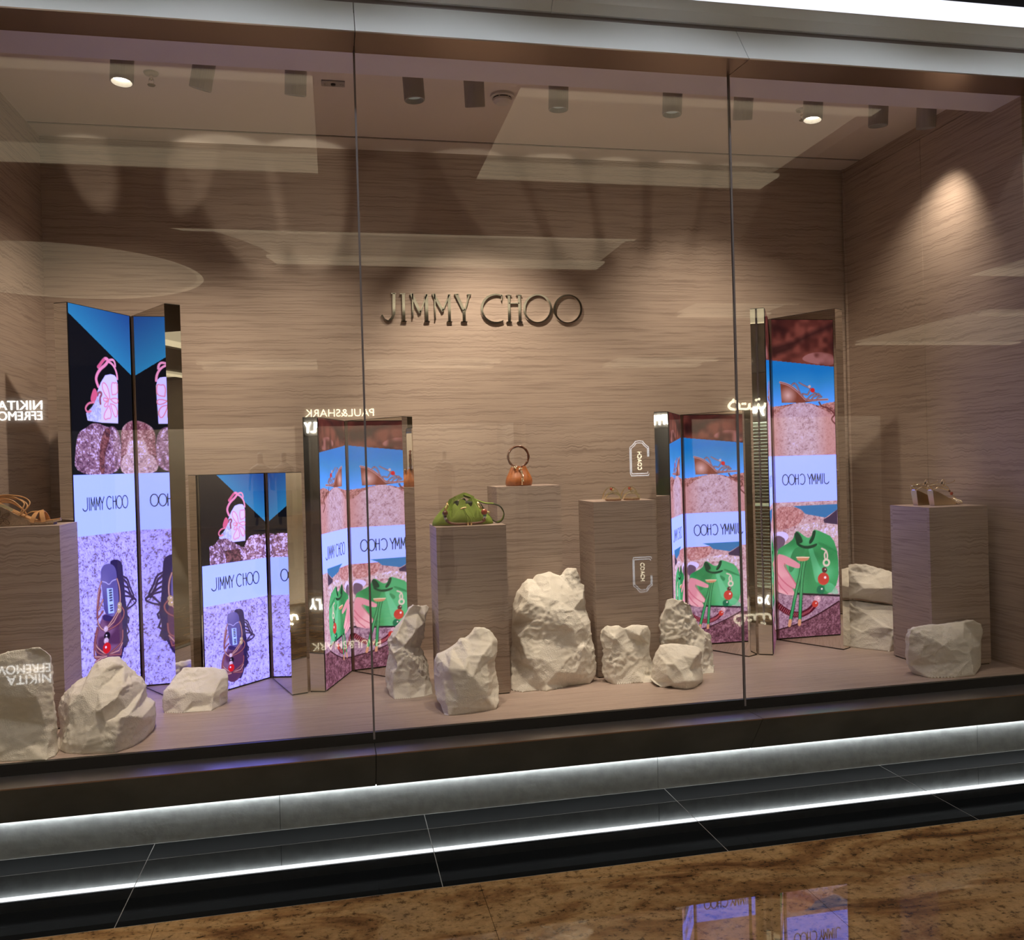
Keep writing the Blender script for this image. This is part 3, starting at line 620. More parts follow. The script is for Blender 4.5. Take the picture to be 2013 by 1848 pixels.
LETTERS={"J":[[[[0.3608,1.49,2.5052],[0.3574,1.49,2.3879],[0.3464,1.49,2.3622],[0.3241,1.49,2.3452],[0.3026,1.49,2.3546],[0.2873,1.49,2.3801]],[0.0166,0.0166,0.0151,0.0106,0.0076,0.0106]],[[[0.3448,1.49,2.5043],[0.3732,1.49,2.5046]],[0.006,0.006]]],"I":[[[[0.4156,1.49,2.5022],[0.4138,1.49,2.3427]],[0.0166,0.0166]],[[[0.3958,1.49,2.5034],[0.4281,1.49,2.5038]],[0.0053,0.0053]],[[[0.3984,1.49,2.3433],[0.4299,1.49,2.3435]],[0.0053,0.0053]]],"M":[[[[0.4684,1.49,2.5027],[0.4658,1.49,2.3628]],[0.0076,0.0076]],[[[0.4625,1.49,2.5027],[0.5109,1.49,2.3925]],[0.0166,0.0166]],[[[0.511,1.49,2.3962],[0.551,1.49,2.5014]],[0.0076,0.0076]],[[[0.5496,1.49,2.5036],[0.5478,1.49,2.3432]],[0.0181,0.0181]],[[[0.453,1.49,2.504],[0.4729,1.49,2.5042]],[0.0053,0.0053]],[[[0.5331,1.49,2.3439],[0.5642,1.49,2.3441]],[0.0053,0.0053]]],"M2":[[[[0.5977,1.49,2.5004],[0.5971,1.49,2.3523]],[0.0076,0.0076]],[[[0.5911,1.49,2.5025],[0.6447,1.49,2.403]],[0.0166,0.0166]],[[[0.6418,1.49,2.406],[0.6827,1.49,2.5013]],[0.0076,0.0076]],[[[0.6827,1.49,2.5035],[0.681,1.49,2.3423]],[0.0166,0.0166]],[[[0.5822,1.49,2.5039],[0.6045,1.49,2.5042]],[0.0053,0.0053]],[[[0.6653,1.49,2.3423],[0.6967,1.49,2.3424]],[0.0053,0.0053]]],"Y":[[[[0.7254,1.49,2.5032],[0.7685,1.49,2.409]],[0.0166,0.0166]],[[[0.8029,1.49,2.5025],[0.7723,1.49,2.4091]],[0.0076,0.0076]],[[[0.7686,1.49,2.4128],[0.7681,1.49,2.342]],[0.0181,0.0181]],[[[0.7127,1.49,2.5038],[0.7405,1.49,2.5041]],[0.0053,0.0053]],[[[0.7886,1.49,2.5031],[0.8143,1.49,2.5034]],[0.0053,0.0053]],[[[0.7493,1.49,2.3426],[0.7869,1.49,2.3428]],[0.0053,0.0053]]],"C":[[[[1.0024,1.49,2.4963],[0.986,1.49,2.5027],[0.9685,1.49,2.5056],[0.9506,1.49,2.5048],[0.9331,1.49,2.5003],[0.9168,1.49,2.4925],[0.9025,1.49,2.4815],[0.8906,1.49,2.468],[0.8818,1.49,2.4525],[0.8764,1.49,2.4356],[0.8747,1.49,2.4181],[0.8766,1.49,2.4007],[0.8822,1.49,2.3843],[0.8912,1.49,2.3695],[0.9032,1.49,2.3569],[0.9177,1.49,2.3472],[0.9341,1.49,2.3407],[0.9516,1.49,2.3377],[0.9695,1.49,2.3384],[0.987,1.49,2.3427],[1.0034,1.49,2.3505]],[0.0068,0.0079,0.0089,0.0099,0.0108,0.0116,0.0123,0.0128,0.0132,0.0135,0.0136,0.0135,0.0133,0.0129,0.0124,0.0117,0.011,0.0101,0.0091,0.0081,0.0071]],[[[0.9969,1.49,2.5061],[0.9959,1.49,2.4707]],[0.0053,0.0053]]],"H":[[[[1.0406,1.49,2.5035],[1.039,1.49,2.3424]],[0.0151,0.0151]],[[[1.103,1.49,2.5042],[1.1037,1.49,2.3427]],[0.0151,0.0151]],[[[1.0391,1.49,2.4538],[1.1031,1.49,2.4544]],[0.0053,0.0053]],[[[1.0237,1.49,2.5026],[1.0567,1.49,2.5029]],[0.0053,0.0053]],[[[1.086,1.49,2.5032],[1.12,1.49,2.5036]],[0.0053,0.0053]],[[[1.0228,1.49,2.3423],[1.0551,1.49,2.3424]],[0.0053,0.0053]],[[[1.0875,1.49,2.3426],[1.12,1.49,2.3427]],[0.0053,0.0053]]],"O":[[[[1.2976,1.49,2.4233],[1.2962,1.49,2.4407],[1.2914,1.49,2.4573],[1.2831,1.49,2.4724],[1.2719,1.49,2.4852],[1.2582,1.49,2.4954],[1.2425,1.49,2.5023],[1.2257,1.49,2.5058],[1.2085,1.49,2.5056],[1.1915,1.49,2.5018],[1.1755,1.49,2.4945],[1.1613,1.49,2.4842],[1.1495,1.49,2.4711],[1.1404,1.49,2.456],[1.1346,1.49,2.4394],[1.1323,1.49,2.4221],[1.1336,1.49,2.4049],[1.1385,1.49,2.3884],[1.1466,1.49,2.3733],[1.1577,1.49,2.3605],[1.1714,1.49,2.3503],[1.1869,1.49,2.3433],[1.2036,1.49,2.3397],[1.2209,1.49,2.3398],[1.2379,1.49,2.3435],[1.254,1.49,2.3507],[1.2683,1.49,2.361],[1.2803,1.49,2.3741],[1.2894,1.49,2.3893],[1.2952,1.49,2.4059],[1.2976,1.49,2.4233]],[0.0128,0.0127,0.0123,0.0115,0.0106,0.0094,0.0081,0.0068,0.0068,0.0081,0.0094,0.0106,0.0115,0.0123,0.0127,0.0128,0.0127,0.0123,0.0115,0.0106,0.0094,0.0081,0.0068,0.0068,0.0081,0.0094,0.0106,0.0115,0.0123,0.0127,0.0128]]],"O2":[[[[1.4863,1.49,2.4232],[1.4849,1.49,2.4407],[1.48,1.49,2.4574],[1.4716,1.49,2.4725],[1.4602,1.49,2.4855],[1.4463,1.49,2.4957],[1.4305,1.49,2.5027],[1.4134,1.49,2.5062],[1.3959,1.49,2.506],[1.3787,1.49,2.5022],[1.3625,1.49,2.4949],[1.3481,1.49,2.4844],[1.336,1.49,2.4713],[1.3269,1.49,2.4561],[1.321,1.49,2.4394],[1.3187,1.49,2.422],[1.32,1.49,2.4046],[1.3249,1.49,2.3879],[1.3332,1.49,2.3728],[1.3445,1.49,2.3599],[1.3583,1.49,2.3496],[1.374,1.49,2.3426],[1.391,1.49,2.339],[1.4086,1.49,2.3391],[1.4258,1.49,2.3428],[1.4421,1.49,2.35],[1.4566,1.49,2.3604],[1.4687,1.49,2.3736],[1.478,1.49,2.3889],[1.4839,1.49,2.4056],[1.4863,1.49,2.4232]],[0.0128,0.0127,0.0123,0.0115,0.0106,0.0094,0.0081,0.0068,0.0068,0.0081,0.0094,0.0106,0.0115,0.0123,0.0127,0.0128,0.0127,0.0123,0.0115,0.0106,0.0094,0.0081,0.0068,0.0068,0.0081,0.0094,0.0106,0.0115,0.0123,0.0127,0.0128]]]}

# ================================================================== THE SETTING
ZP, ZC, YB, XL, XR = 0.418, 3.3375, 1.505, -1.5134, 3.2755
ZT = 3.194
SEAMS = (0.122, 1.7595)
X0, X1 = -3.2, 6.2            # run of the shopfront frame
MZ = 3.9                      # mall ceiling height
MY = -18.3                    # opposite shopfronts

# display interior ---------------------------------------------------
structure(box('wall_back', (XL - 0.05, YB, ZP - 0.02), (XR + 0.05, YB + 0.05, ZC + 0.05), 'veneer_back'),
          'wood veneer back wall of the display window')
structure(box('wall_left', (XL - 0.05, 0.01, ZP - 0.02), (XL, YB, ZC + 0.05), 'veneer_side'),
          'wood veneer left side wall of the display window')
wr = setting('wall_right', 'wood veneer right side wall of the display window')
box('panel', (XR, 0.7475, ZP - 0.02), (XR + 0.05, YB, 3.258), 'veneer_side', wr)
box('panel', (XR, 0.01, ZP - 0.02), (XR + 0.05, 0.7445, 3.258), 'veneer_side', wr)
box('panel', (XR, 0.01, 3.261), (XR + 0.05, YB, ZC + 0.05), 'veneer_side', wr)
box('backing', (XR + 0.02, 0.01, ZP - 0.02), (XR + 0.06, YB, ZC + 0.05), 'grout', wr)
structure(box('trim_1', (XR - 0.012, YB - 0.022, ZP), (XR, YB - 0.010, ZC), 'veneer_side'),
          'slim vertical corner bead between back and right walls')
cl = setting('ceiling', 'pale display window ceiling with a dark slot near the back wall')
box('ceiling_panel', (XL, 0.2, ZC), (XR, 1.305, ZC + 0.04), 'ceiling_white', cl)
box('ceiling_panel', (XL, 1.327, ZC), (XR, YB, ZC + 0.04), 'ceiling_white', cl)
box('slot', (XL, 1.304, ZC + 0.006), (XR, 1.328, ZC + 0.06), 'black_gap', cl)
structure(box('trim_2', (X0, 0.012, ZT), (X1, 0.205, ZC + 0.1), 'header_paint'),
          'painted header beam behind the top of the glass')
structure(box('floor_display', (XL, 0.012, ZP - 0.03), (XR, YB, ZP), 'veneer_floor'),
          'raised wood veneer floor of the display window')

# glass ---------------------------------------------------------------
for i, (a, b, where) in enumerate(((X0, SEAMS[0], 'left'), (SEAMS[0], SEAMS[1], 'middle'), (SEAMS[1], X1, 'right'))):
    g = box('window_%d' % (i + 1), (a + 0.004, -0.005, ZP - 0.03), (b - 0.004, 0.005, ZT + 0.02), 'shop_glass')
    structure(g, 'large frameless glass pane, the %s one of the shop window' % where)
for i, x in enumerate(SEAMS):
    structure(box('trim_%d' % (3 + i), (x - 0.004, -0.006, ZP - 0.03), (x + 0.004, 0.006, ZT + 0.02), 'joint_grey'),
              'thin grey vertical joint between %s glass panes' % ('left and middle', 'middle and right')[i])

structure(box('wall_pier', (X0, 0.03, 0.2), (XL - 0.05, 0.3, ZC), 'bronze_dark'), 'metal-clad pier left of the display niche')
structure(box('wall_pier', (XR + 0.07, 0.03, 0.2), (X1, 0.3, ZC), 'bronze_dark'), 'metal-clad pier right of the display niche')

# base of the shopfront --------------------------------------------------
bs = setting('trim_5', 'dark metal sill and plinth under the shop window')
edges = (X0, SEAMS[0], SEAMS[1], 3.40, X1)
GAP = 0.0015
for a, b in zip(edges, edges[1:]):
    extrusion('sill_panel', [(0.012, 0.372), (-0.168, 0.378), (-0.168, 0.3745), (0.012, 0.366)], a + GAP, b - GAP, 'bronze_dark', bs)
    extrusion('sill_edge', [(-0.1665, 0.3785), (-0.169, 0.3785), (-0.169, 0.3735), (-0.1665, 0.3735)], a + GAP, b - GAP, 'bronze', bs)
    extrusion('face_panel', [(-0.166, 0.374), (-0.042, 0.211), (0.02, 0.211), (0.02, 0.366), (-0.02, 0.366)], a + GAP, b - GAP, 'dark_face', bs)
box('glass_channel', (X0, -0.0055, 0.368), (X1, 0.0115, ZP - 0.001), 'black_metal', bs)
box('soffit', (X0, -0.03, 0.212), (X1, 0.16, 0.222), 'black_metal', bs)
rs = setting('trim_6', 'pale grey stone riser lit by a strip under the sill')
for a, b in zip((X0, -1.93, -0.27, 1.395, 3.06, 4.72), (-1.93, -0.27, 1.395, 3.06, 4.72, X1)):
    box('riser_panel', (a + 0.001, 0.144, 0.0), (b - 0.001, 0.17, 0.215), 'riser_stone', rs)
st = thing('strip_light', 'white LED strip hidden under the dark window sill', 'strip light')
box('diffuser', (X0, 0.126, 0.1505), (X1, 0.1425, 0.158), 'strip_light', st)
box('channel', (X0, 0.118, 0.158), (X1, 0.1435, 0.166), 'black_metal', st)

# fascia over the glass ---------------------------------------------------
fs = setting('trim_7', 'bronze and white metal fascia over the shop window')
for a, b in zip(edges, edges[1:]):
    extrusion('soffit_panel', [(0.012, ZT), (-0.2, 3.1745), (-0.2, 3.18), (0.012, 3.20)], a + GAP, b - GAP, 'bronze', fs)
    extrusion('fascia_panel', [(-0.2, 3.1765), (-0.088, 3.347), (-0.06, 3.347), (-0.17, 3.182)], a + GAP, b - GAP, 'fascia_white', fs)
box('shadow_gap', (X0, -0.085, 3.335), (X1, -0.05, 3.37), 'joint_grey', fs)
for a, b in ((X0, 0.93), (0.93, 3.9), (3.9, X1)):
    extrusion('cornice_panel', [(-0.10, 3.365), (-0.125, 3.40), (-0.125, 3.447), (-0.09, 3.453), (-0.05, 3.453), (-0.05, 3.365)], a + 0.001, b - 0.001, 'fascia_white', fs)
ct = thing('strip_light', 'broad white LED band along the top of the fascia', 'strip light')
extrusion('diffuser', [(-0.10, 3.455), (-0.115, 3.47), (-0.115, 3.545), (-0.10, 3.555), (-0.06, 3.555), (-0.06, 3.455)], X0, X1, 'strip_light_top', ct)
structure(box('wall_over_fascia', (X0, -0.05, 3.35), (X1, 0.0, MZ), 'black_gap'), 'dark bulkhead above the lit fascia')
structure(box('wall_shopfront', (X0 - 12, 0.0, 0.0), (X0, 0.3, MZ), 'riser_stone'), 'stone wall at the far left of the shop window')
structure(box('wall_shopfront', (X1, 0.0, 0.0), (X1 + 8, 0.3, MZ), 'riser_stone'), 'stone wall at the far right of the shop window')

# floor -------------------------------------------------------------------
fl = setting('floor', 'polished mall floor of brown granite with a black stone border')
JX = [-0.763 + 1.0925 * k for k in range(-3, 8)]
for a, b in zip(JX, JX[1:]):
    box('border_tile', (a + 0.0015, -0.008, -0.02), (b - 0.0015, 0.139, 0.0), 'border_matte', fl)
    box('border_tile', (a + 0.0015, -0.5185, -0.02), (b - 0.0015, -0.012, 0.0), 'black_stone', fl)
box('grout_bed', (JX[0], -0.53, -0.03), (JX[-1], 0.16, -0.0006), 'grout', fl)
GX = [-0.763 + 1.0925 * (k + 0.12) for k in range(-3, 8)]
for k, (a, b) in enumerate(zip(GX, GX[1:])):
    for y0, y1 in ((-1.611, -0.5215), (-2.704, -1.614), (-3.797, -2.707)):
        box('granite_tile', (a + 0.0008, y0, -0.02), (b - 0.0008, y1, 0.0), 'granite', fl)
box('granite_bed', (-18.5, MY - 4, -0.05), (16.5, 0.3, -0.021), 'grout', fl)
box('granite_field', (-18.5, MY - 4, -0.03), (16.5, -3.80, 0.0), 'granite', fl)
box('granite_field', (-18.5, -3.80, -0.03), (GX[0], 0.3, 0.0), 'granite', fl)
box('granite_field', (GX[-1], -3.80, -0.03), (16.5, 0.3, 0.0), 'granite', fl)

# ================================================================== LED WALLS


def chaikin(P, closed, it=2):
    """corner-cutting: turns a traced outline into a smooth curve"""
    P = [tuple(p[:2]) for p in P]
    for _ in range(it):
        Q = [] if closed else [P[0]]
        n = len(P)
        for i in range(n if closed else n - 1):
            a, b = P[i], P[(i + 1) % n]
            Q.append((.75 * a[0] + .25 * b[0], .75 * a[1] + .25 * b[1]))
            Q.append((.25 * a[0] + .75 * b[0], .25 * a[1] + .75 * b[1]))
        if not closed:
            Q.append(P[-1])
        P = Q
    return P


class Painter:
    """Colours on a grid of points over a screen (metres, y down from the top)."""

    def __init__(self, w, h, dens):
        self.nx, self.ny = int(w * dens), int(h * dens)
        xs = np.linspace(-w / 2, w / 2, self.nx + 1)
        ys = np.linspace(0, h, self.ny + 1)
        self.X, self.Y = np.meshgrid(xs, ys)
        self.h = h
        self.px = 1.0 / dens
        self.c = np.zeros(self.X.shape + (3,))
        self.rng = np.random.RandomState(7)

    def noise(self, size, seed=0):
        """Smooth value noise, size = feature size in metres."""
        r = np.random.RandomState(seed)
        t = r.rand(257, 257)
        u, v = (self.X + 3) / size, (self.Y + 3) / size
        iu, iv = np.floor(u).astype(int), np.floor(v).astype(int)
        fu, fv = u - iu, v - iv
        fu, fv = fu * fu * (3 - 2 * fu), fv * fv * (3 - 2 * fv)
        g = lambda a, b: t[b % 257, a % 257]
        return (g(iu, iv) * (1 - fu) + g(iu + 1, iv) * fu) * (1 - fv) + (g(iu, iv + 1) * (1 - fu) + g(iu + 1, iv + 1) * fu) * fv

    def put(self, a, col):
        a = np.clip(a, 0, 1)[..., None]
        col = np.asarray(col, float)
        if col.ndim == 1:
            col = col / 255.0
        self.c = self.c * (1 - a) + col * a

    def inside(self, P):
        x, y = self.X, self.Y
        r = np.zeros(x.shape, bool)
        n = len(P)
        for i in range(n):
            x0, y0 = P[i][:2]
            x1, y1 = P[(i + 1) % n][:2]
            if y0 == y1:
                continue
            c = ((y0 > y) != (y1 > y)) & (x < (x1 - x0) * (y - y0) / (y1 - y0) + x0)
            r ^= c
        return r

    def mask(self, P, soft=True):
        """anti-aliased coverage of a polygon; soft rounds its corners"""
        P = [q[:2] for q in P]
        if soft:
            P = chaikin(P, True)
        d = self.dist(list(P) + [P[0]])
        return np.clip(.5 + np.where(self.inside(P), d, -d) / self.px, 0, 1)

    def poly(self, P, col, a=1.0, soft=True):
        self.put(self.mask(P, soft) * a, col)

    def dist(self, P):
        d = np.full(self.X.shape, 9.0)
        for (x0, y0), (x1, y1) in zip(P, P[1:]):
            vx, vy = x1 - x0, y1 - y0
            L = vx * vx + vy * vy + 1e-12
            t = np.clip(((self.X - x0) * vx + (self.Y - y0) * vy) / L, 0, 1)
            d = np.minimum(d, np.hypot(self.X - x0 - t * vx, self.Y - y0 - t * vy))
        return d

    def line(self, P, w, col, a=1.0, soft=True):
        P = [p[:2] for p in P]
        if len(P) > 3 and soft:
            P = chaikin(P, False)
        self.put(a * np.clip((w / 2 - self.dist(P)) / self.px + 0.5, 0, 1), col)

    def dot(self, x, y, r, col):
        d = np.hypot(self.X - x, self.Y - y)
        self.put(np.clip((r - d) / self.px + 0.5, 0, 1), col)
        return d

    def speckle(self, mask, base, dark, light, size, seed, amount=0.5):
        n = 0.6 * self.noise(size, seed) + 0.4 * self.noise(size * 2.6, seed + 1)
        hi = np.random.RandomState(seed + 2).rand(*self.X.shape)
        n = 0.75 * n + 0.25 * hi
        b, d, l = (np.asarray(q, float) / 255 for q in (base, dark, light))
        col = np.broadcast_to(b, self.c.shape).copy()
        kd = np.clip((0.42 - n) * 9 * amount, 0, .85)[..., None]
        kl = np.clip((n - 0.52) * 7 * amount, 0, 1)[..., None]
        col = col * (1 - kd) + d * kd
        col = col * (1 - kl) + l * kl
        self.put(mask * 1.0, col)


def brand(p, cx, cy, w, h, sw, col=(18, 16, 34)):
    arc = lambda x, y, rx, ry, a0, a1: [(x + rx * math.cos(math.radians(t)), y - ry * math.sin(math.radians(t))) for t in range(a0, a1 + 1, 15)]
    S = [[(.10, .04), (.10, .80), (.078, .95), (.045, 1.0), (.015, .93), (.0, .82)], [(.14, .04), (.14, .96)],
         [(.172, .96), (.178, .04), (.215, .70), (.25, .04), (.255, .96)], [(.283, .96), (.289, .04), (.326, .70), (.36, .04), (.366, .96)],
         [(.372, .04), (.415, .52), (.415, .96)], [(.458, .04), (.415, .52)],
         arc(.575, .5, .062, .48, 50, 310), [(.655, .04), (.655, .96)], [(.718, .04), (.718, .96)], [(.655, .42), (.718, .42)],
         arc(.80, .5, .064, .48, 0, 360), arc(.934, .5, .064, .48, 0, 360)]
    for s in S:
        p.line([(cx + (x - .5) * w, cy + (y - .5) * h) for x, y in s], sw, col, 1.0, False)


def T(P, k, c0, c1):
    """scale points by k=(kx,ky) about c0, moving c0 to c1"""
    if isinstance(P[0], (int, float)):
        return [k[0] * (P[0] - c0[0]) + c1[0], k[1] * (P[1] - c0[1]) + c1[1]] + list(P[2:])
    return [T(q, k, c0, c1) for q in P]


def picture_one(w, h, dens, tall):
    """pink wedge shoe over rocks, a white band with the name, a strappy sandal on stone"""
    p = Painter(w, h, dens)
    if tall:
        t = lambda P: P
        s = lambda P: P
        k1 = k2 = 1.0
    else:
        t = lambda P: T(P, (.78, .78), (-.0065, .547), (-.015, .337))
        s = lambda P: T(P, (.72, .68), (.015, 1.235), (-.016, .687))
        k1, k2 = .78, .7
    A = ART1
    z1, z2 = (.424, .578) if tall else (.412, .60)
    p.put(np.ones(p.X.shape), (17, 18, 27))
    b = t(A['blue'])
    if tall:
        x0, y0 = b[3]
        x1, y1 = b[2]
    else:
        x0, y0, x1, y1 = -.10, .0, .21, .255
    d = ((p.Y - y0) - (y1 - y0) / (x1 - x0) * (p.X - x0))          # negative above the diagonal
    sky = d < 0
    f = np.clip(-d / (.35 * k1), 0, 1)[..., None]
    p.put(sky * 1.0, (np.array((46, 128, 190)) * (1 - f) + np.array((34, 62, 140)) * f) / 255)
    for key, wd, col in (('strap1', .016, (240, 140, 205)), ('strap2', .012, (236, 150, 210)), ('strap3', .012, (240, 150, 212))):
        p.line(t(A[key]), wd * k1, col)
    p.line(t(A['buckle'])[:2], .014 * k1, (214, 92, 150))
    p.poly(t(A['heel']), (216, 206, 248), 1.0, False)
    p.put(p.mask(t(A['heel'])) * np.clip((t([0, .30])[1] - p.Y) / (.1 * k1), 0, .8), (238, 196, 232))
    p.speckle(p.mask(t(A['heelside'])), (186, 186, 232), (146, 146, 202), (220, 220, 250), .0068, 3)
    for q in A['petals']:
        q = t(q)
        p.poly(q, (232, 205, 240))
        p.line(q + q[:1], .0062 * k1, (228, 140, 182))
    p.line(t(A['keyhole']), .012 * k1, (150, 84, 110))
    p.poly(t(A['patch']), (216, 92, 146))
    p.line(t(A['toe']), .010 * k1, (226, 120, 170))
    lim = z1 * h
    band = p.Y < lim
    if tall:
        p.speckle(p.mask(t(A['rockL'])) * band, (140, 98, 140), (74, 44, 76), (214, 184, 226), .0075, 11, .7)
        p.speckle(p.mask(t(A['rockR'])) * band, (140, 84, 108), (80, 40, 60), (210, 172, 202), .0075, 15, .7)
        p.speckle(p.mask(t(A['rockR2'])) * band, (196, 158, 188), (130, 92, 130), (226, 202, 234), .0068, 18, .6)
        p.speckle(p.mask(t(A['rockdark'])) * band * .85, (104, 54, 62), (50, 28, 44), (150, 90, 100), .0068, 21, .9)
    else:
        nb = p.noise(.06, 5)
        m = (p.Y > .355 + .02 * np.sin(p.X * 22) - .03 * nb) & band & (p.X > -.155)
        p.speckle(m, (140, 100, 145), (70, 42, 72), (226, 200, 238), .0068, 11, .9)
        m = (np.hypot((p.X - .12) / .07, (p.Y - .40) / .10) < 1 + .3 * (nb - .5)) & band
        p.speckle(m, (158, 112, 150), (84, 50, 80), (236, 210, 240), .0068, 15, .9)
        p.speckle((abs(p.X + .01) < .035 + .02 * nb) & (p.Y > .375) & band, (96, 56, 72), (48, 30, 50), (140, 92, 110), .0068, 21, .9)
    # white band
    p.put(((p.Y >= z1 * h) & (p.Y < z2 * h)) * 1.0, (178, 198, 250))
    brand(p, 0.0, (.499 if tall else .502) * h, .30, .064, .0045)
    # stone ground and sandal
    p.speckle(p.Y >= z2 * h, (178, 166, 234), (106, 84, 142), (200, 192, 252), .0068, 31, .75)
    p.poly(s(A['shadow']), (44, 34, 92))
    for q in A['sh_lines']:
        p.line(s(q), .010 * k2, (52, 36, 88))
    p.poly(s(A['sole2']), (86, 48, 96))
    g = np.clip((p.noise(.05, 9) - .45) * 4, 0, 1)
    p.put(p.mask(s(A['sole2'])) * g * .6, (150, 108, 168))
    p.poly(s(A['insole']), (80, 72, 160))
    p.put(p.mask(s(A['insole'])) * np.clip(p.noise(.08, 4) - .3, 0, 1), (140, 126, 210))
    p.poly(s(A['sole3']), (54, 40, 110))
    p.line(s(A['hl'][0]), .005 * k2, (180, 170, 226))
    lab = s(A['lab'])
    p.poly(lab, (176, 200, 246), 1.0, False)
    cx = sum(q[0] for q in lab) / 4
    for i in range(9):
        f = .1 + .8 * i / 8
        xa = lab[0][0] + (lab[3][0] - lab[0][0]) * f
        ya = lab[0][1] + (lab[3][1] - lab[0][1]) * f
        ww = (lab[1][0] - lab[0][0])
        if i != 5:
            p.line([(xa + ww * .4, ya), (xa + ww * .75, ya)], .008 * k2, (60, 58, 110))
    for i, q in enumerate(A['straps']):
        p.line(s(q), .0105 * k2, (92, 44, 66))
        p.line(s(q), .0055 * k2, (160, 96, 118) if i % 2 else (206, 156, 176))
    cm = {'k': (24, 16, 40), 'l': (206, 176, 216), 'r': (206, 26, 44), 'g': (190, 160, 140)}
    for x, y, r, c in A['beads']:
        x, y = s([x, y])
        p.dot(x, y, r * k2 * 1.1, cm[c])
        p.dot(x - r * .25, y - r * .2, r * .25 * k2, (250, 225, 240))
    return p


def picture_two(w, h, dens, tall):
    """wedge sandal on a boulder under blue sky, the name, a hand with a green pouch bag"""
    p = Painter(w, h, dens)
    if tall:
        t = lambda P: P
        s = lambda P: P
        k1 = k2 = 1.0
    else:
        t = lambda P: T(P, (.85, .85), (0, .486), (.012, .341))
        s = lambda P: T(P, (.8, .70), (0, 1.247), (.03, .846))
        k1, k2 = .85, .75
    A = ART2
    z1, z2 = .4275, .574

    def curve(P):
        P = sorted([q[:2] for q in P])
        return np.interp(p.X, [q[0] for q in P], [q[1] for q in P])
    p.put(np.ones(p.X.shape), (38, 132, 216))
    hz = curve(t(A['horizon']))
    f = np.clip((hz - p.Y) / (.2 * k1), 0, 1)[..., None]
    p.put(np.ones(p.X.shape), (np.array((92, 164, 226)) * (1 - f) + np.array((28, 118, 206)) * f) / 255)
    top = p.Y < curve(t(A['skyline']))
    n = p.noise(.09, 41) * .6 + p.noise(.03, 42) * .4
    p.put(top * 1.0, (78, 36, 34))
    p.put(top * np.clip((n - .45) * 3, 0, 1), (120, 62, 56))
    p.put(top * np.clip((.45 - n) * 3, 0, 1), (46, 22, 24))
    for q in A['rockdk']:
        p.put(top * np.clip(1 - p.dist([v[:2] for v in t(q)]) / .03, 0, 1) * .7, (40, 20, 22))
    p.put(p.mask(t(A['rockhi'])) * top * np.clip((n - .42) * 2.2, 0, .8), (166, 110, 116))
    p.speckle(p.Y > hz, (178, 118, 120), (110, 60, 66), (206, 150, 160), .0068, 51, .8)
    md = curve(t(A['mound']))
    p.speckle(p.Y > md, (202, 166, 196), (152, 108, 132), (216, 188, 220), .0068, 55, .5)
    p.put((p.Y > md) * np.clip((abs(p.X - .02) - .08) / .15, 0, .6), (200, 128, 128))
    p.poly(t(A['wedge']), (132, 68, 58), 1.0, False)
    q = t(A['wedgehi'])
    cx, cy = sum(v[0] for v in q) / 4, sum(v[1] for v in q) / 4
    p.put(p.mask(t(A['wedge']), False) * np.clip(1 - np.hypot(p.X - cx, p.Y - cy) / (.06 * k1), 0, 1), (222, 176, 186))
    p.line(t(A['soleline']), .012 * k1, (206, 150, 166))
    p.line(t(A['soleline']), .004 * k1, (110, 56, 60))
    for q in A['wstraps']:
        p.line(t(q), .0085 * k1, (110, 66, 84))
        p.line(t(q), .003 * k1, (190, 150, 170))
    x, y = t(A['wbead'])[:2]
    p.dot(x, y, .014 * k1, (206, 40, 48))
    p.dot(x + .02 * k1, y - .022 * k1, .009 * k1, (200, 170, 190))
    p.line(t(A['branch']), .009 * k1, (112, 58, 62))
    p.put(((p.Y >= z1 * h) & (p.Y < z2 * h)) * 1.0, (184, 203, 250))
    brand(p, 0.0, .503 * h, .30, .064, .0045)
    low = p.Y >= z2 * h
    p.speckle(low, (206, 160, 182), (150, 96, 116), (226, 196, 216), .0068, 61, .6)
    p.poly(s(A['sky_b']), (60, 120, 190), 1.0, False)
    p.speckle(p.mask(s(A['rock_a'])) * low, (196, 130, 140), (150, 86, 98), (220, 170, 186), .0068, 64, .7)
    p.speckle(p.mask(s(A['rock_c'])) * low, (216, 184, 206), (170, 120, 140), (236, 214, 232), .0068, 67, .6)
    p.poly(s(A['dark_b']), (70, 52, 84), 1.0, False)
    lg = s(A['ledge'])
    lgy = curve(lg)
    bl = curve(s(A['bagline']))
    p.speckle((p.Y > bl) & low, (164, 122, 152), (108, 72, 96), (196, 158, 186), .0068, 71, .6)
    p.speckle((p.Y > lgy) & low, (116, 70, 88), (70, 38, 52), (160, 108, 130), .0068, 73, .7)
    p.line(lg, .008 * k2, (60, 30, 40))
    p.poly(s(A['cuff']), (226, 206, 232))
    p.poly(s(A['cuffd']), (112, 84, 116))
    n2 = p.noise(.10, 81)
    bag = p.mask(s(A['bag'])) * low
    p.put(bag * 1.0, (60, 158, 100))
    p.put(bag * np.clip((n2 - .5) * 2.5, 0, .7), (104, 196, 150))
    p.put(bag * np.clip((.45 - n2) * 2.5, 0, .7), (34, 122, 72))
    for i, q in enumerate(A['bagsh']):
        p.put(p.mask(s(q)) * (.35 + .5 * n2), (112, 204, 164) if i in (1, 2) else (34, 118, 72))
    for q in A['bow']:
        p.poly(s(q), (16, 58, 42))
    p.line(s(A['bagline']), .012 * k2, (40, 24, 40))
    bd = s(A['braid'])
    p.line(bd, .034 * k2, (84, 20, 40))
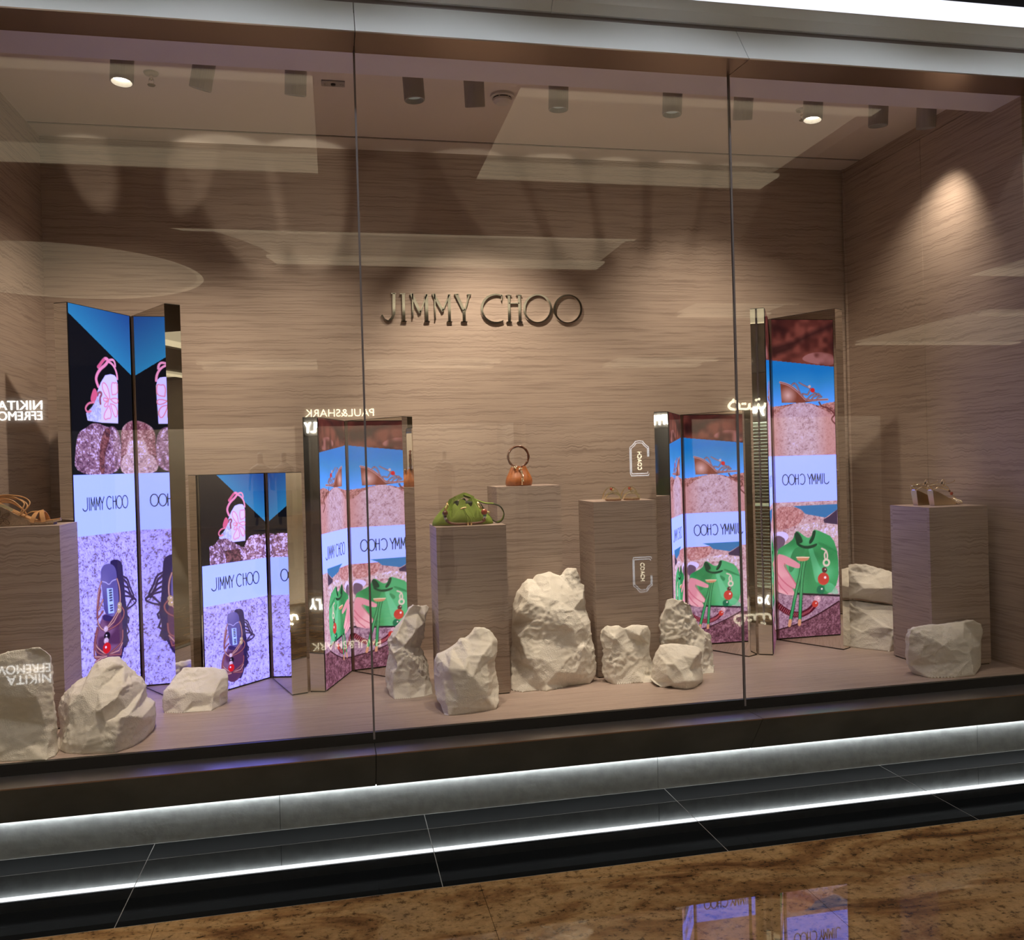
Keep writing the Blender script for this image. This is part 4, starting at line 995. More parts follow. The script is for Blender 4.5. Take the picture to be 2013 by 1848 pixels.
    for i in range(len(bd) - 1):
        for j in range(5):
            f = (j + .5) / 5
            x, y = bd[i][0] + (bd[i + 1][0] - bd[i][0]) * f, bd[i][1] + (bd[i + 1][1] - bd[i][1]) * f
            p.line([(x - .006, y - .009), (x + .006, y + .009)], .005, (170, 84, 100))
    p.poly(s(A['hand']), (228, 146, 172))
    p.put(p.mask(s(A['hand'])) * np.clip((p.noise(.06, 91) - .5) * 2, 0, .5), (252, 200, 216))
    for q in A['handln']:
        p.line(s(q), .006 * k2, (204, 96, 128))
    for q in A['cords']:
        p.line(s(q), .022 * k2, (24, 84, 54))
        p.line(s(q), .013 * k2, (66, 160, 104))
    for q in A['tips']:
        p.line(s(q), .020 * k2, (216, 150, 120))
    p.poly(s(A['toggle']), (206, 136, 110))
    q = s(A['toggle'])
    p.line([q[0][:2], q[2][:2]], .006 * k2, (252, 220, 206))
    p.line(s(A['clip']), .010 * k2, (226, 196, 196))
    x, y = s(A['ring'])[:2]
    d = np.hypot(p.X - x, p.Y - y)
    p.put(np.clip((.006 * k2 - abs(d - .018 * k2)) / p.px + .5, 0, 1), (230, 206, 204))
    cm = {'d': (84, 50, 52), 'r': (200, 62, 56), 'g': (20, 108, 78), 'p': (220, 170, 196)}
    for x, y, r, c in A['beads']:
        x, y = s([x, y])
        p.dot(x, y, r * k2, cm[c])
        p.dot(x - r * .3, y - r * .2, r * .22 * k2, (252, 220, 220))
    return p


def to_lin(c):
    return np.where(c <= 0.04045, c / 12.92, ((c + 0.055) / 1.055) ** 2.4)


HALF, WING, THICK = math.radians(30), 0.419, 0.076


def display_screen(sx, sy, deg, ztop, art, tall, label, dens):
    """Open-book stand: LED wall on the left wing, mirror on the right one, mirrored edges."""
    t = thing('display_screen', label, 'display screen', (sx, sy, ZP), math.radians(deg), 'folding screens with an LED wall and a mirror wing')
    h = ztop - ZP
    dl = Vector((-math.sin(HALF), -math.cos(HALF)))
    dr = Vector((math.sin(HALF), -math.cos(HALF)))
    nl = Vector((math.cos(HALF), -math.sin(HALF)))       # inner normals
    nr = Vector((-math.cos(HALF), -math.sin(HALF)))
    back = Vector((0, THICK / math.sin(HALF)))
    g = 0.004
    # wings: solid prisms that meet behind the spine
    il, ir = dl * WING, dr * WING
    for nm, inner, n_in in (('screen_wing', il, nl), ('mirror_wing', ir, nr)):
        outer = inner - n_in * THICK
        s_in = Vector((0, 0)) - n_in * g
        w = prism(nm, [inner - n_in * g, s_in, back, outer], 0.006, h - 0.003, 'mirror', t)
        prism('base_strip', [inner - n_in * g, s_in, back, outer], 0.0, 0.006, 'black_metal', w)
        prism('top_cap', [inner - n_in * g, s_in, back, outer], h - 0.003, h, 'black_metal', w)
    # black bezel and LED picture on the left wing
    e = dl * 0.012
    prism('bezel', [il - nl * g, il, e, e - nl * g], 0.006, h - 0.003, 'screen_back', t)
    p = art(WING - 0.016, h - 0.012, dens, tall)
    ny, nx = p.X.shape
    org = il + nl * 0.0012
    dirx = (-dl)
    u = (p.X + (WING - 0.016) / 2 + 0.003)
    co = np.empty((ny, nx, 3))
    co[..., 0] = org.x + dirx.x * u
    co[..., 1] = org.y + dirx.y * u
    co[..., 2] = h - 0.004 - p.Y
    idx = np.arange(ny * nx).reshape(ny, nx)
    quads = np.stack([idx[:-1, :-1], idx[1:, :-1], idx[1:, 1:], idx[:-1, 1:]], -1).reshape(-1, 4)
    me = bpy.data.meshes.new('led_panel')
    me.vertices.add(ny * nx)
    me.vertices.foreach_set('co', co.reshape(-1))
    me.loops.add(quads.size)
    me.loops.foreach_set('vertex_index', quads.reshape(-1).astype(np.int32))
    me.polygons.add(len(quads))
    me.polygons.foreach_set('loop_start', np.arange(0, quads.size, 4, dtype=np.int32))
    me.polygons.foreach_set('loop_total', np.full(len(quads), 4, dtype=np.int32))
    me.update(calc_edges=True)
    ca = me.color_attributes.new('picture', 'FLOAT_COLOR', 'POINT')
    col = np.ones((ny * nx, 4))
    lin = to_lin(np.clip(p.c, 0, 1)).reshape(-1, 3)
    k = np.clip((lin[:, 2] - .66) / .28, 0, 1)
    lin[:, 2] *= 1 + 1.8 * k                      # bright blues pushed past display white to strengthen the light they cast
    col[:, :3] = lin
    ca.data.foreach_set('color', col.reshape(-1))
    tag(link('led_panel', me, 'led_wall', t), 'LED wall showing shoe and bag pictures', None)
    # mirror sheet and slim metal strip at the spine
    prism('mirror_sheet', [dr * 0.022 - nr * g, dr * 0.022, ir, ir - nr * g], 0.006, h - 0.003, 'mirror', t)
    prism('spine_strip', [Vector((0, 0)) - nr * g, Vector((0, -0.003)), dr * 0.021, dr * 0.021 - nr * g], 0.006, h - 0.003, 'bronze', t)
    return t


display_screen(-0.995, 1.106, 2.28, 2.303, picture_one, True, 'tall folding screen at far left, pink wedge shoe picture on top', 330)
display_screen(-0.36, 1.09, -12.8, 1.488, picture_one, False, 'shortest folding screen, between the two others on the left', 400)
display_screen(0.054, 1.102, 11.56, 1.752, picture_two, False, 'medium folding screen behind the left glass joint, green bag picture', 330)
display_screen(1.950, 1.11, -1.0, 1.752, picture_two, False, 'medium folding screen behind the right glass joint', 330)
display_screen(2.508, 1.101, -0.29, 2.303, picture_two, True, 'tall folding screen at right by the corner of the walls', 330)

# ================================================================== WALL LETTERS
sg = thing('wall_sign', 'polished metal letters JIMMY CHOO on the wood back wall', 'sign')


def letter(strokes):
    bm = bmesh.new()
    for pts, ws in strokes:
        n = len(pts)
        F, B = [], []
        for i in range(n):
            a, b = pts[max(0, i - 1)], pts[min(n - 1, i + 1)]
            if n > 2 and pts[0] == pts[-1] and i in (0, n - 1):
                a, b = pts[-2], pts[1]
            tx, tz = b[0] - a[0], b[2] - a[2]
            L = math.hypot(tx, tz)
            nx, nz = -tz / L, tx / L
            w = ws[i] / 2
            F.append([bm.verts.new((pts[i][0] + s * nx * w, 1.482, pts[i][2] + s * nz * w)) for s in (-1, 1)])
            B.append([bm.verts.new((pts[i][0] + s * nx * w, YB, pts[i][2] + s * nz * w)) for s in (-1, 1)])
        for i in range(n - 1):
            bm.faces.new((F[i][0], F[i + 1][0], F[i + 1][1], F[i][1]))
            bm.faces.new((B[i][0], B[i][1], B[i + 1][1], B[i + 1][0]))
            for s in (0, 1):
                bm.faces.new((F[i][s], B[i][s], B[i + 1][s], F[i + 1][s]))
        for i in (0, n - 1):
            bm.faces.new((F[i][0], F[i][1], B[i][1], B[i][0]))
    return bm


for key in LETTERS:
    obj('letter', letter(LETTERS[key]), 'chrome', sg)

# ================================================================== PLINTHS


def plinth(x0, x1, y0, y1, zt, label):
    t = thing('display_plinth', label, 'plinth', ((x0 + x1) / 2, (y0 + y1) / 2, ZP), 0, 'wood veneer plinths')
    hx, hy, h = (x1 - x0) / 2, (y1 - y0) / 2, zt - ZP
    box('base', (-hx + .006, -hy + .006, 0), (hx - .006, hy - .006, .006), 'plinth_gap', t)
    for nm, lo, hi, m in (('front_panel', (-hx, -hy, .006), (hx, -hy + .018, h - .002), 'veneer_back'),
                          ('back_panel', (-hx, hy - .018, .006), (hx, hy, h - .002), 'veneer_back'),
                          ('side_panel', (-hx, -hy + .018, .006), (-hx + .018, hy - .018, h - .002), 'veneer_side'),
                          ('side_panel', (hx - .018, -hy + .018, .006), (hx, hy - .018, h - .002), 'veneer_side')):
        box(nm, lo, hi, m, t)
    box('top_panel', (-hx, -hy, h - .002), (hx, hy, h), 'veneer_floor', t)
    return t


plinth(-1.505, -1.165, .43, .69, 1.29, 'veneer plinth at far left under the tan wedge sandal')
plinth(.446, .776, .41, .695, 1.213, 'veneer plinth carrying the green bag')
plinth(.789, 1.12, .70, .975, 1.383, 'pale veneer plinth carrying the small brown ring-handle bag')
plinth(1.25, 1.575, .556, .832, 1.296, 'veneer plinth carrying the flat gold sandals')
plinth(2.88, 3.212, .22, .53, 1.2204, 'veneer plinth by the right wall under the gold wedge heels')

# ================================================================== ROCKS


def rock(key, label, seed, rough=1.0, floor_z=ZP):
    R = ROCKS[key]
    O = [Vector(p) for p in R['o']]
    I = [Vector(p) for p in R['i']]
    n = len(O)
    # front face: facets between the control points (seen in the x-z plane)
    pts2 = [Vector((p.x, p.z)) for p in O + I]
    edges = [(i, (i + 1) % n) for i in range(n)]
    res = geometry.delaunay_2d_cdt(pts2, edges, [], 1, 1e-6)
    vs, faces, orig = res[0], res[2], res[3]
    P3 = []
    for v, og in zip(vs, orig):
        if og:
            P3.append((O + I)[og[0]].copy())
        else:
            k = min(range(len(O + I)), key=lambda q: (pts2[q] - v).length)
            P3.append(Vector((v.x, (O + I)[k].y, v.y)))
    cx = sum(p.x for p in O) / n
    cz = sum(p.z for p in O) / n
    yb = R['b']
    bm = bmesh.new()
    V = [bm.verts.new(p) for p in P3]
    for f in faces:
        try:
            bm.faces.new([V[i] for i in f])
        except ValueError:
            pass
    ring = [V[next(k for k, og in enumerate(orig) if i in og)] for i in range(n)]
    mid, last = [], []
    zmin = min(p.z for p in O)
    for i in range(n):
        p = O[i]
        q = Vector((cx + (p.x - cx) * .96, p.y + .6 * (yb - p.y), cz + (p.z - cz) * .96))
        r = Vector((cx + (p.x - cx) * .72, yb, cz + (p.z - cz) * .78))
        for w in (q, r):
            if p.z < zmin + .012:
                w.z = p.z
        mid.append(bm.verts.new(q))
        last.append(bm.verts.new(r))
    for A, B in ((ring, mid), (mid, last)):
        for i in range(n):
            j = (i + 1) % n
            for tri in ((A[i], A[j], B[j]), (A[i], B[j], B[i])):
                if len(set(tri)) == 3:
                    try:
                        bm.faces.new(tri)
                    except ValueError:
                        pass
    c = bm.verts.new((cx, yb, cz))
    for i in range(n):
        try:
            bm.faces.new((last[i], last[(i + 1) % n], c))
        except ValueError:
            pass
    bmesh.ops.recalc_face_normals(bm, faces=bm.faces[:])
    # refine, soften the ridges a little, then chip the surface
    bmesh.ops.triangulate(bm, faces=bm.faces[:])
    for it in range(4):
        lim = (.075, .038, .019, .0105)[it]
        es = [e for e in bm.edges if e.calc_length() > lim]
        if es:
            bmesh.ops.subdivide_edges(bm, edges=es, cuts=1)
            bmesh.ops.triangulate(bm, faces=[f for f in bm.faces if len(f.verts) > 3])
    bmesh.ops.smooth_vert(bm, verts=bm.verts[:], factor=.3, use_axis_x=True, use_axis_y=True, use_axis_z=True)
    bm.normal_update()
    off = Vector((seed * 7.31, seed * 3.17, seed * 1.7))
    for v in bm.verts:
        if v.co.z < floor_z + .004:
            v.co.z = floor_z
            continue
        p = v.co + off
        big = noise.noise(p * 6.0) * .006
        # chisel scars: ridged noise stretched along a slanted axis
        q = Vector((p.x * 12 + p.z * 9, p.y * 14, p.z * 26 - p.x * 10))
        rid = (1 - abs(noise.noise(q)) * 2.2)
        rid = max(0, rid) ** 4 * .0035
        mask = min(1, max(0, .45 + 4.0 * noise.noise(p * 6.0 + Vector((9, 9, 9)))))
        fine = (noise.noise(p * 55) * .6 + noise.noise(p * 110) * .4) * .0075 * mask * rough
        chip = -abs(noise.noise(p * 30)) * .009 * mask * rough
        d = big + rid + fine + chip
        k = min(1, (v.co.z - floor_z) / .03)
        v.co += v.normal * d * k
        v.co.z = max(v.co.z, floor_z)
    if key == 'r10b':
        bmesh.ops.translate(bm, verts=bm.verts[:], vec=(0, 0, .008))
    o = obj('stone_block', bm, 'limestone', None, True)
    me = o.data
    cxy = (cx, .5 * (yb + min(p.y for p in O)), min(v.co.z for v in me.vertices))
    me.transform(Matrix.Translation((-cxy[0], -cxy[1], -cxy[2])))
    o.location = cxy
    return tag(o, label, 'stone', 'rough white stone blocks')


rock('r1', 'squared white stone block cut by the left edge, reflected letters over it', 1, .6)
rock('r2', 'rounded white boulder in front of the tall left screen', 2, .9)
rock('r3', 'low white stone slab with slanting top, in front of the shortest screen', 3, .9)
rock('r4', 'slim white stone with a smooth slanted face, beside the left glass joint', 4, 1.4)
rock('r5', 'white stone block in front of the green bag plinth', 5, .6)
rock('r6', 'largest white stone, in front of the brown bag plinth', 6, .8)
rock('r7', 'white stone with notched top in front of the flat sandals plinth', 7, 1.3)
rock('r8', 'small squat white stone, frontmost right of the flat sandals plinth', 8, .5)
rock('r9', 'tall lumpy white stone behind the small squat one, right of centre', 9, 1.5)
rock('r10', 'lower of two stacked white stones behind the right plinth', 10, .7)
rock('r10b', 'upper of two stacked white stones behind the right plinth', 11, .8, floor_z=0.0)
rock('r11', 'white stone block in front of the right plinth', 12, .7)

# ================================================================== CEILING FITTINGS
# (x, y, aim point, glowing lens)
SPOTS = [
    (-.84, .38, (-1.0, .12, .8), 1.8, 50, 'leftmost ceiling spotlight, its lens glowing'),
    (-.50, .38, (-1.30, 1.35, 1.4), .9, 80, 'cylinder spotlight tilted left, second from left'),
    (-.12, .38, (-.30, 1.50, 1.3), .9, 80, 'upright cylinder spotlight, third from left'),
    (.395, .39, (.60, .45, 1.0), 1.1, 44, 'cylinder spotlight just right of the left glass joint'),
    (.68, .40, (.95, 1.50, 1.75), 1.7, 70, 'cylinder spotlight left of the smoke detector'),
    (1.09, .40, (1.0, .62, 1.0), 1.4, 46, 'cylinder spotlight right of the smoke detector'),
    (1.66, .39, (1.42, .42, .7), 1.2, 46, 'upright cylinder spotlight left of the right glass joint'),
    (2.03, .38, (2.30, 1.50, 1.7), .9, 84, 'cylinder spotlight just right of the right glass joint'),
    (2.40, .37, (2.0, .30, .45), .6, 44, 'cylinder spotlight with glowing lens beside the right sprinkler'),
    (2.77, .38, (2.85, .82, .9), .9, 42, 'pale cylinder spotlight, second from right'),
    (3.04, .37, (3.27, .95, 1.5), .48, 90, 'rightmost cylinder spotlight by the veneer wall'),
]


def spotlight(x, y, aim, power, cone, label):
    t = thing('ceiling_spotlight', label, 'spotlight', (x, y, ZC), 0, 'cylinder spotlights on the display ceiling')
    d = (Vector(aim) - Vector((x, y, ZC - .1)))
    d.normalize()
    d = (d + Vector((0, 0, -.6))).normalized()      # the heads tilt less than their beams
    lathe('mount', [(0, 0), (.026, 0), (.026, -.018), (0, -.018)], 'spot_housing', t, 16)
    top = Vector((0, 0, -.016))
    h = lathe('housing', [(0, 0), (.046, 0), (.0475, .003), (.0475, .147), (.0455, .15), (.042, .15), (.040, .128), (0, .128)], 'spot_housing', t, 28, d, top)
    lathe('lens', [(.0395, .1285), (.030, .132), (0, .134)], 'lamp_lens' if 'glowing' in label else 'lamp_lens_dim', t, 24, d, top)
    L = bpy.data.lights.new('spot', 'SPOT')
    L.energy = SPOT_W * power
    L.color = (1.0, .82, .62)
    L.spot_size = math.radians(cone)
    L.spot_blend = 1.0
    L.shadow_soft_size = .025
    lo = bpy.data.objects.new('spot_beam', L)
    COL.objects.link(lo)
    lo.parent = t
    lo.location = top + d * .165
    aimv = Vector(aim) - (Vector((x, y, ZC)) + lo.location)
    lo.rotation_euler = aimv.to_track_quat('-Z', 'Y').to_euler()
    return t


for s in SPOTS:
    spotlight(*s)


def added_uplight(x, y, z, aim, power, cone):
    """Added upward spot with no fixture, standing in for light bounced off a screen top."""
    L = bpy.data.lights.new('added_screen_uplight', 'SPOT')
    L.energy = power
    L.color = (1.0, .86, .66)
    L.spot_size = math.radians(cone)
    L.spot_blend = .35
    L.shadow_soft_size = .03
    lo = bpy.data.objects.new('added_screen_uplight', L)
    COL.objects.link(lo)
    lo.location = (x, y, z)
    lo.rotation_euler = (Vector(aim) - lo.location).to_track_quat('-Z', 'Y').to_euler()


for ax, p in ((-.47, 26), (-.10, 26)):
    added_uplight(-.02, .98, 1.775, (ax, YB, 3.02), p, 19)
added_uplight(-.02, .98, 1.775, (.30, YB, 2.9), 8, 16)
for ax, p in ((1.02, 22), (1.42, 19), (1.76, 17), (2.10, 16), (2.45, 11)):
    added_uplight(1.86, .98, 1.775, (ax, YB, 3.02), p, 14)
for ax in (-1.25, -.75):
    added_uplight(-1.0, 1.05, 2.325, (ax, YB, 3.15), 9, 15)


def sprinkler(x, y, label):
    t = thing('fire_sprinkler', label, 'sprinkler', (x, y, ZC), 0, 'fire sprinklers')
    lathe('escutcheon', [(0, 0), (.034, 0), (.030, -.008), (.016, -.010), (0, -.010)], 'bronze_dark', t, 20)
    lathe('body', [(0, -.010), (.009, -.010), (.009, -.028), (.005, -.034), (0, -.034)], 'chrome', t, 12)
    for s in (-1, 1):
        tube('frame_arm', [(s * .008, 0, -.028), (s * .012, 0, -.042), (s * .004, 0, -.056)], .002, 'chrome', t, 6)
    lathe('deflector', [(0, -.056), (.018, -.056), (.016, -.059), (0, -.059)], 'bead_brown', t, 12)


sprinkler(-.776, .64, 'small fire sprinkler right of the leftmost spotlight')
sprinkler(2.486, .63, 'small fire sprinkler by the glowing spotlight at right')
sd = thing('smoke_detector', 'round white smoke detector on the display ceiling', 'smoke detector', (.868, .665, ZC))
lathe('base', [(0, 0), (.060, 0), (.060, -.012), (.052, -.016), (0, -.016)], 'plastic_white', sd, 28)
lathe('sensor_slot', [(0, -.016), (.046, -.016), (.046, -.022), (0, -.022)], 'black_gap', sd, 28)
lathe('cover', [(0, -.022), (.048, -.022), (.047, -.032), (.030, -.044), (0, -.046)], 'plastic_white', sd, 28)
for k in range(6):
    a = math.pi * k / 3
    box('rib', (.044 * math.cos(a) - .003, .044 * math.sin(a) - .003, -.024), (.044 * math.cos(a) + .003, .044 * math.sin(a) + .003, -.014), 'plastic_white', sd)
dp = thing('ceiling_sensor', 'small rectangular metal sensor plate on the display ceiling', 'sensor', (.042, .637, ZC))
box('plate', (-.055, -.03, -.006), (.055, .03, 0), 'spot_housing', dp, .002)
lathe('eye', [(.0, -.006), (.012, -.006), (.010, -.012), (0, -.013)], 'black_metal', dp, 16)
for x in (-.04, .035, .046):
    ball('screw', (x, .004, -.006), .004, 'bronze_dark', dp)

# ================================================================== BAGS


def pouch(t, a0, b0, h, ta, tb, mat, inner, folds=9, fold=.10, bulge=.35, power=1.0, seed=0):
    """Gathered pouch: superelliptic rings from base to mouth, folds deepening towards the mouth, dark inside."""
    bm = bmesh.new()
    NS, NR = 72, 18
    rings = []
    for i in range(NR + 1):
        f = i / NR
        k = f ** power
        a = a0 + (ta - a0) * k + bulge * a0 * .25 * math.sin(math.pi * min(1, f * 1.3)) * (1 - f)
        b = b0 + (tb - b0) * k + bulge * b0 * .6 * math.sin(math.pi * min(1, f * 1.2)) * (1 - f)
        if i == 0:
            a, b = a * .985, b * .9
        z = h * f
        ring = []
        for s in range(NS):
            th = 2 * math.pi * s / NS
            c, si = math.cos(th), math.sin(th)
            e = .8
            x = a * math.copysign(abs(c) ** e, c)
            y = b * math.copysign(abs(si) ** e, si)
            w = 1 + fold * (f ** 1.6) * math.cos(folds * th + seed) + .03 * noise.noise(Vector((x * 20, y * 20 + seed, z * 20)))
            zz = z + h * .06 * (f ** 3) * math.cos(folds * th + seed + .6)
            ring.append(bm.verts.new((x * w, y * w, zz)))
        rings.append(ring)
    for A, B in zip(rings, rings[1:]):
        for s in range(NS):
            bm.faces.new((A[s], A[(s + 1) % NS], B[(s + 1) % NS], B[s]))
    bm.faces.new(rings[0])
    body = obj('body', bm, mat, t, True)
    # lining drops inside the mouth
    bm = bmesh.new()
    top = [v for v in body.data.vertices][NR * NS:(NR + 1) * NS]
    A = [bm.verts.new(v.co * .995) for v in top]
    B = [bm.verts.new((v.co.x * .6, v.co.y * .5, h * .62)) for v in top]
    for s in range(NS):
        bm.faces.new((A[s], A[(s + 1) % NS], B[(s + 1) % NS], B[s]))
    bm.faces.new(B)
    obj('lining', bm, inner, t, True)
    return body


gb = thing('handbag', 'green suede drawstring bag with beaded braid and shoulder strap', 'handbag', (.592, .545, 1.213))
pouch(gb, .150, .062, .118, .052, .030, 'suede_green', 'leather_dark_green', 8, .20, .5, .92, .6)
ribbon('gathered_rim', [(-.062, -.004, .112), (-.035, -.030, .128), (.0, .012, .138), (.020, .028, .140), (.055, .010, .122)], (0, .3, 1), .022, .004, 'suede_green', gb)
for k, (x, w) in enumerate(((-.040, .05), (.018, .055))):
    bm = bmesh.new()
    P = [(-w / 2, 0), (-w * .32, .052), (0, .074), (w * .3, .05), (w * .62, -.006)]
    f = [bm.verts.new((x + px, -.060 + .028 * (pz / .074), .035 + pz)) for px, pz in P]
    b = [bm.verts.new((x + px * .9, -.030 + .012 * (pz / .074), .035 + pz)) for px, pz in P]
    bm.faces.new(f)
    bm.faces.new(b)
    for i in range(5):
        bm.faces.new((f[i], f[(i + 1) % 5], b[(i + 1) % 5], b[i]))
    bmesh.ops.bevel(bm, geom=bm.edges[:], offset=.006, segments=3, affect='EDGES', profile=.5)
    obj('pleat', bm, 'suede_green', gb, True)
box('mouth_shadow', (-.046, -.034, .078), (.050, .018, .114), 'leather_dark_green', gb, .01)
br = [(-.078, -.052, .100), (-.092, -.068, .078), (-.094, -.075, .055), (-.092, -.078, .036), (-.078, -.080, .018), (-.05, -.083, .010), (.0, -.084, .008),
      (.06, -.083, .010), (.085, -.081, .018), (.094, -.078, .036), (.092, -.074, .055), (.080, -.066, .080), (.062, -.052, .102)]
tube('braided_strap', br[3:10], .0062, 'braid_brown', gb, 8, False, 8)
BR = smooth_path(br[3:10], 8)
for i in range(2, len(BR) - 1, 2):
    q = tube('braid_stitch', [BR[i] + Vector((-.003, -.0062, -.003)), BR[i] + Vector((.003, -.0066, .003))], .0012, 'bead_brown', gb, 5)
for p, r, m in (((-.094, -.075, .062), .0135, 'bead_brown'), ((-.095, -.077, .047), .008, 'bead_dark'), ((-.093, -.078, .036), .0075, 'bead_clear'), ((-.088, -.080, .026), .007, 'bead_dark'),
                ((.092, -.074, .060), .0155, 'bead_red'), ((.094, -.076, .045), .009, 'bead_green'), ((.093, -.078, .033), .008, 'bead_clear'), ((.088, -.080, .022), .009, 'bead_brown')):
    ball('bead', p, r, m, gb)
for s, x in ((-1, -.080), (1, .066)):
    tube('clasp', [(x, -.05, .112), (x + s * .004, -.058, .098), (x + s * .010, -.064, .084), (x + s * .004, -.066, .082), (x - s * .003, -.058, .098), (x, -.05, .112)], .0028, 'gold', gb, 8)
    lathe('ring', [(.0, -.004), (.006, -.004), (.007, 0), (.006, .004), (0, .004)], 'gold', gb, 12, (0, 1, 0), (x + s * .012, -.066, .080))
lathe('toggle', [(0, -.015), (.003, -.014), (.005, 0), (.003, .014), (0, .015)], 'gold', gb, 12, (1, 0, .25), (-.008, -.078, .082))
for dx, ex in ((-.004, .010), (.002, .026)):
    tube('drawstring', [(-.006 + dx, -.078, .080), (dx + .004, -.088, .055), (ex - .002, -.090, .030), (ex, -.091, .012)], .0026, 'suede_green', gb, 8, False, 5)
    lathe('tip', [(0, -.004), (.004, -.004), (.0045, .006), (.003, .012), (0, .012)], 'gold', gb, 10, (0, 0, 1), (ex, -.091, .006))
ribbon('shoulder_strap', [(.0, .030, .142), (.035, .028, .132), (.075, .018, .112), (.11, .0, .098), (.150, -.010, .094), (.185, -.012, .078), (.200, -.012, .045),
                          (.188, -.012, .014), (.165, -.010, .004), (.140, -.006, .020), (.115, -.004, .055), (.095, -.004, .085), (.088, -.002, .098)], (.15, 1, .15), .024, .003, 'leather_dark_green', gb, 7)
ribbon('strap_face', [(.0, .030, .1445), (.035, .028, .1345), (.075, .018, .1145), (.11, .0, .1005), (.150, -.010, .0965)], (.15, 1, .15), .022, .002, 'suede_green', gb, 7)
ribbon('strap_face', [(.183, -.012, .078), (.1975, -.012, .045), (.186, -.012, .016), (.165, -.010, .0065)], (.15, 1, .15), .021, .002, 'suede_green', gb, 7)
tube('strap_buckle', [(.118, -.018, .060), (.126, -.020, .052), (.130, -.016, .058)], .003, 'gold', gb, 6)

bb = thing('handbag', 'small brown satin pouch bag with a round tortoiseshell ring handle', 'handbag', (.925, .80, 1.383))
pouch(bb, .066, .048, .098, .034, .026, 'satin_brown', 'satin_dark', 9, .11, .55, 1.7, 1.57)
RH = [(.002 + .054 * math.cos(a), .004, .150 + .054 * math.sin(a)) for a in [2 * math.pi * k / 40 for k in range(40)]]
tube('ring_handle', RH, [.0058 + .0008 * math.cos(10 * 2 * math.pi * k / 40) for k in range(40)], 'tortoise', bb, 10, True)
for k in range(10):
    a = 2 * math.pi * k / 10 + .1
    lathe('ring_joint', [(0, -.0016), (.0068, -.0016), (.0074, 0), (.0068, .0016), (0, .0016)], 'tortoise', bb, 10, (-math.sin(a), 0, math.cos(a)),
          (.002 + .054 * math.cos(a), .004, .150 + .054 * math.sin(a)))
for p, r in (((-.036, -.026, .098), .0052), ((-.026, -.030, .096), .005), ((-.021, -.034, .090), .005), ((-.002, -.040, .086), .0065), ((.008, -.040, .088), .005)):
    ball('bead', p, r, 'pale_gold', bb)
for x, z1 in ((.005, .010), (.012, .026)):
    tube('tassel_chain', [(x - .004, -.040, .082), (x - .001, -.048, .066), (x, -.056, .045), (x, -.058, z1 + .006)], .0016, 'pale_gold', bb, 6, False, 5)
    tube('tassel_bar', [(x, -.057, z1 + .03), (x, -.0585, z1 + .004)], .0028, 'pale_gold', bb, 8)
    ball('tassel_ball', (x, -.0585, z1), .0046, 'pale_gold', bb)

# ================================================================== SHOES


def sole_plate(name, length, wmax, heel, mat, parent, zfun, thick, n=24):
    """Foot-shaped plate along +X from heel (0) to toe, zfun(f) its height."""
    bm = bmesh.new()
    top, bot = [], []
    for i in range(n + 1):
        f = i / n
        w = wmax * (0.62 + .38 * math.sin(math.pi * min(1, max(0, (f - .15) / .85)) * .62 + .3) ** 2) * (1 - max(0, (f - .86) / .14) ** 2.2 * .75) * (1 - max(0, (.10 - f) / .10) ** 2 * .55)
        z = zfun(f)
        off = .006 * math.sin(math.pi * f)
        top.append([bm.verts.new((f * length, s * w / 2 + off, z)) for s in (-1, 1)])
        bot.append([bm.verts.new((f * length, s * w / 2 + off, z - (thick(f) if callable(thick) else thick))) for s in (-1, 1)])
    for i in range(n):
        bm.faces.new((top[i][0], top[i + 1][0], top[i + 1][1], top[i][1]))
        bm.faces.new((bot[i][0], bot[i][1], bot[i + 1][1], bot[i + 1][0]))
        for s in (0, 1):
            bm.faces.new((top[i][s], bot[i][s], bot[i + 1][s], top[i + 1][s]))
    for i in (0, n):
        bm.faces.new((top[i][0], top[i][1], bot[i][1], bot[i][0]))
    return obj(name, bm, mat, parent)


def hump(x0, x1, w, z0, h, y=.0, n=9):
    """arch of a strap across the foot from the outer to the inner side"""
    return [(x0 + (x1 - x0) * k / (n - 1), y - w / 2 * math.cos(math.pi * k / (n - 1)), z0 + h * math.sin(math.pi * k / (n - 1))) for k in range(n)]


# flat gold sandals, toes towards the glass
def flat_sandal(loc, rot, label):
    t = thing('flat_sandal', label, 'sandal', loc, rot, 'flat gold sandals')
    sole_plate('sole', .225, .078, 0, 'shoe_sole', t, lambda f: .008 + .004 * (f - .5) ** 2, .008)
    sole_plate('footbed', .219, .072, 0, 'pale_gold', t, lambda f: .0105 + .004 * (f - .5) ** 2, .0025)
    ribbon('toe_strap', hump(.175, .185, .084, .006, .038), (1, 0, .1), .015, .005, 'pale_gold', t, 3)
    ribbon('toe_strap', hump(.160, .196, .078, .006, .030), (1, 0, .1), .009, .005, 'pale_gold', t, 3)
    ribbon('instep_strap', hump(.105, .125, .086, .006, .060), (1, 0, .1), .017, .005, 'pale_gold', t, 3)
    tube('centre_cord', [(.118, 0, .058), (.140, 0, .052), (.165, 0, .045), (.18, 0, .041)], .0026, 'pale_gold', t, 6)
    ball('bead', (.135, -.002, .058), .0075, 'bead_red', t)
    ball('bead', (.122, .004, .061), .0055, 'bead_dark', t)
    ball('bead', (.146, .006, .054), .0055, 'gold', t)
    return t


flat_sandal((1.405, .80, 1.296), math.radians(-100), 'left one of the flat gold sandals with a red bead')
flat_sandal((1.503, .80, 1.296), math.radians(-100), 'right one of the flat gold sandals with a red bead')


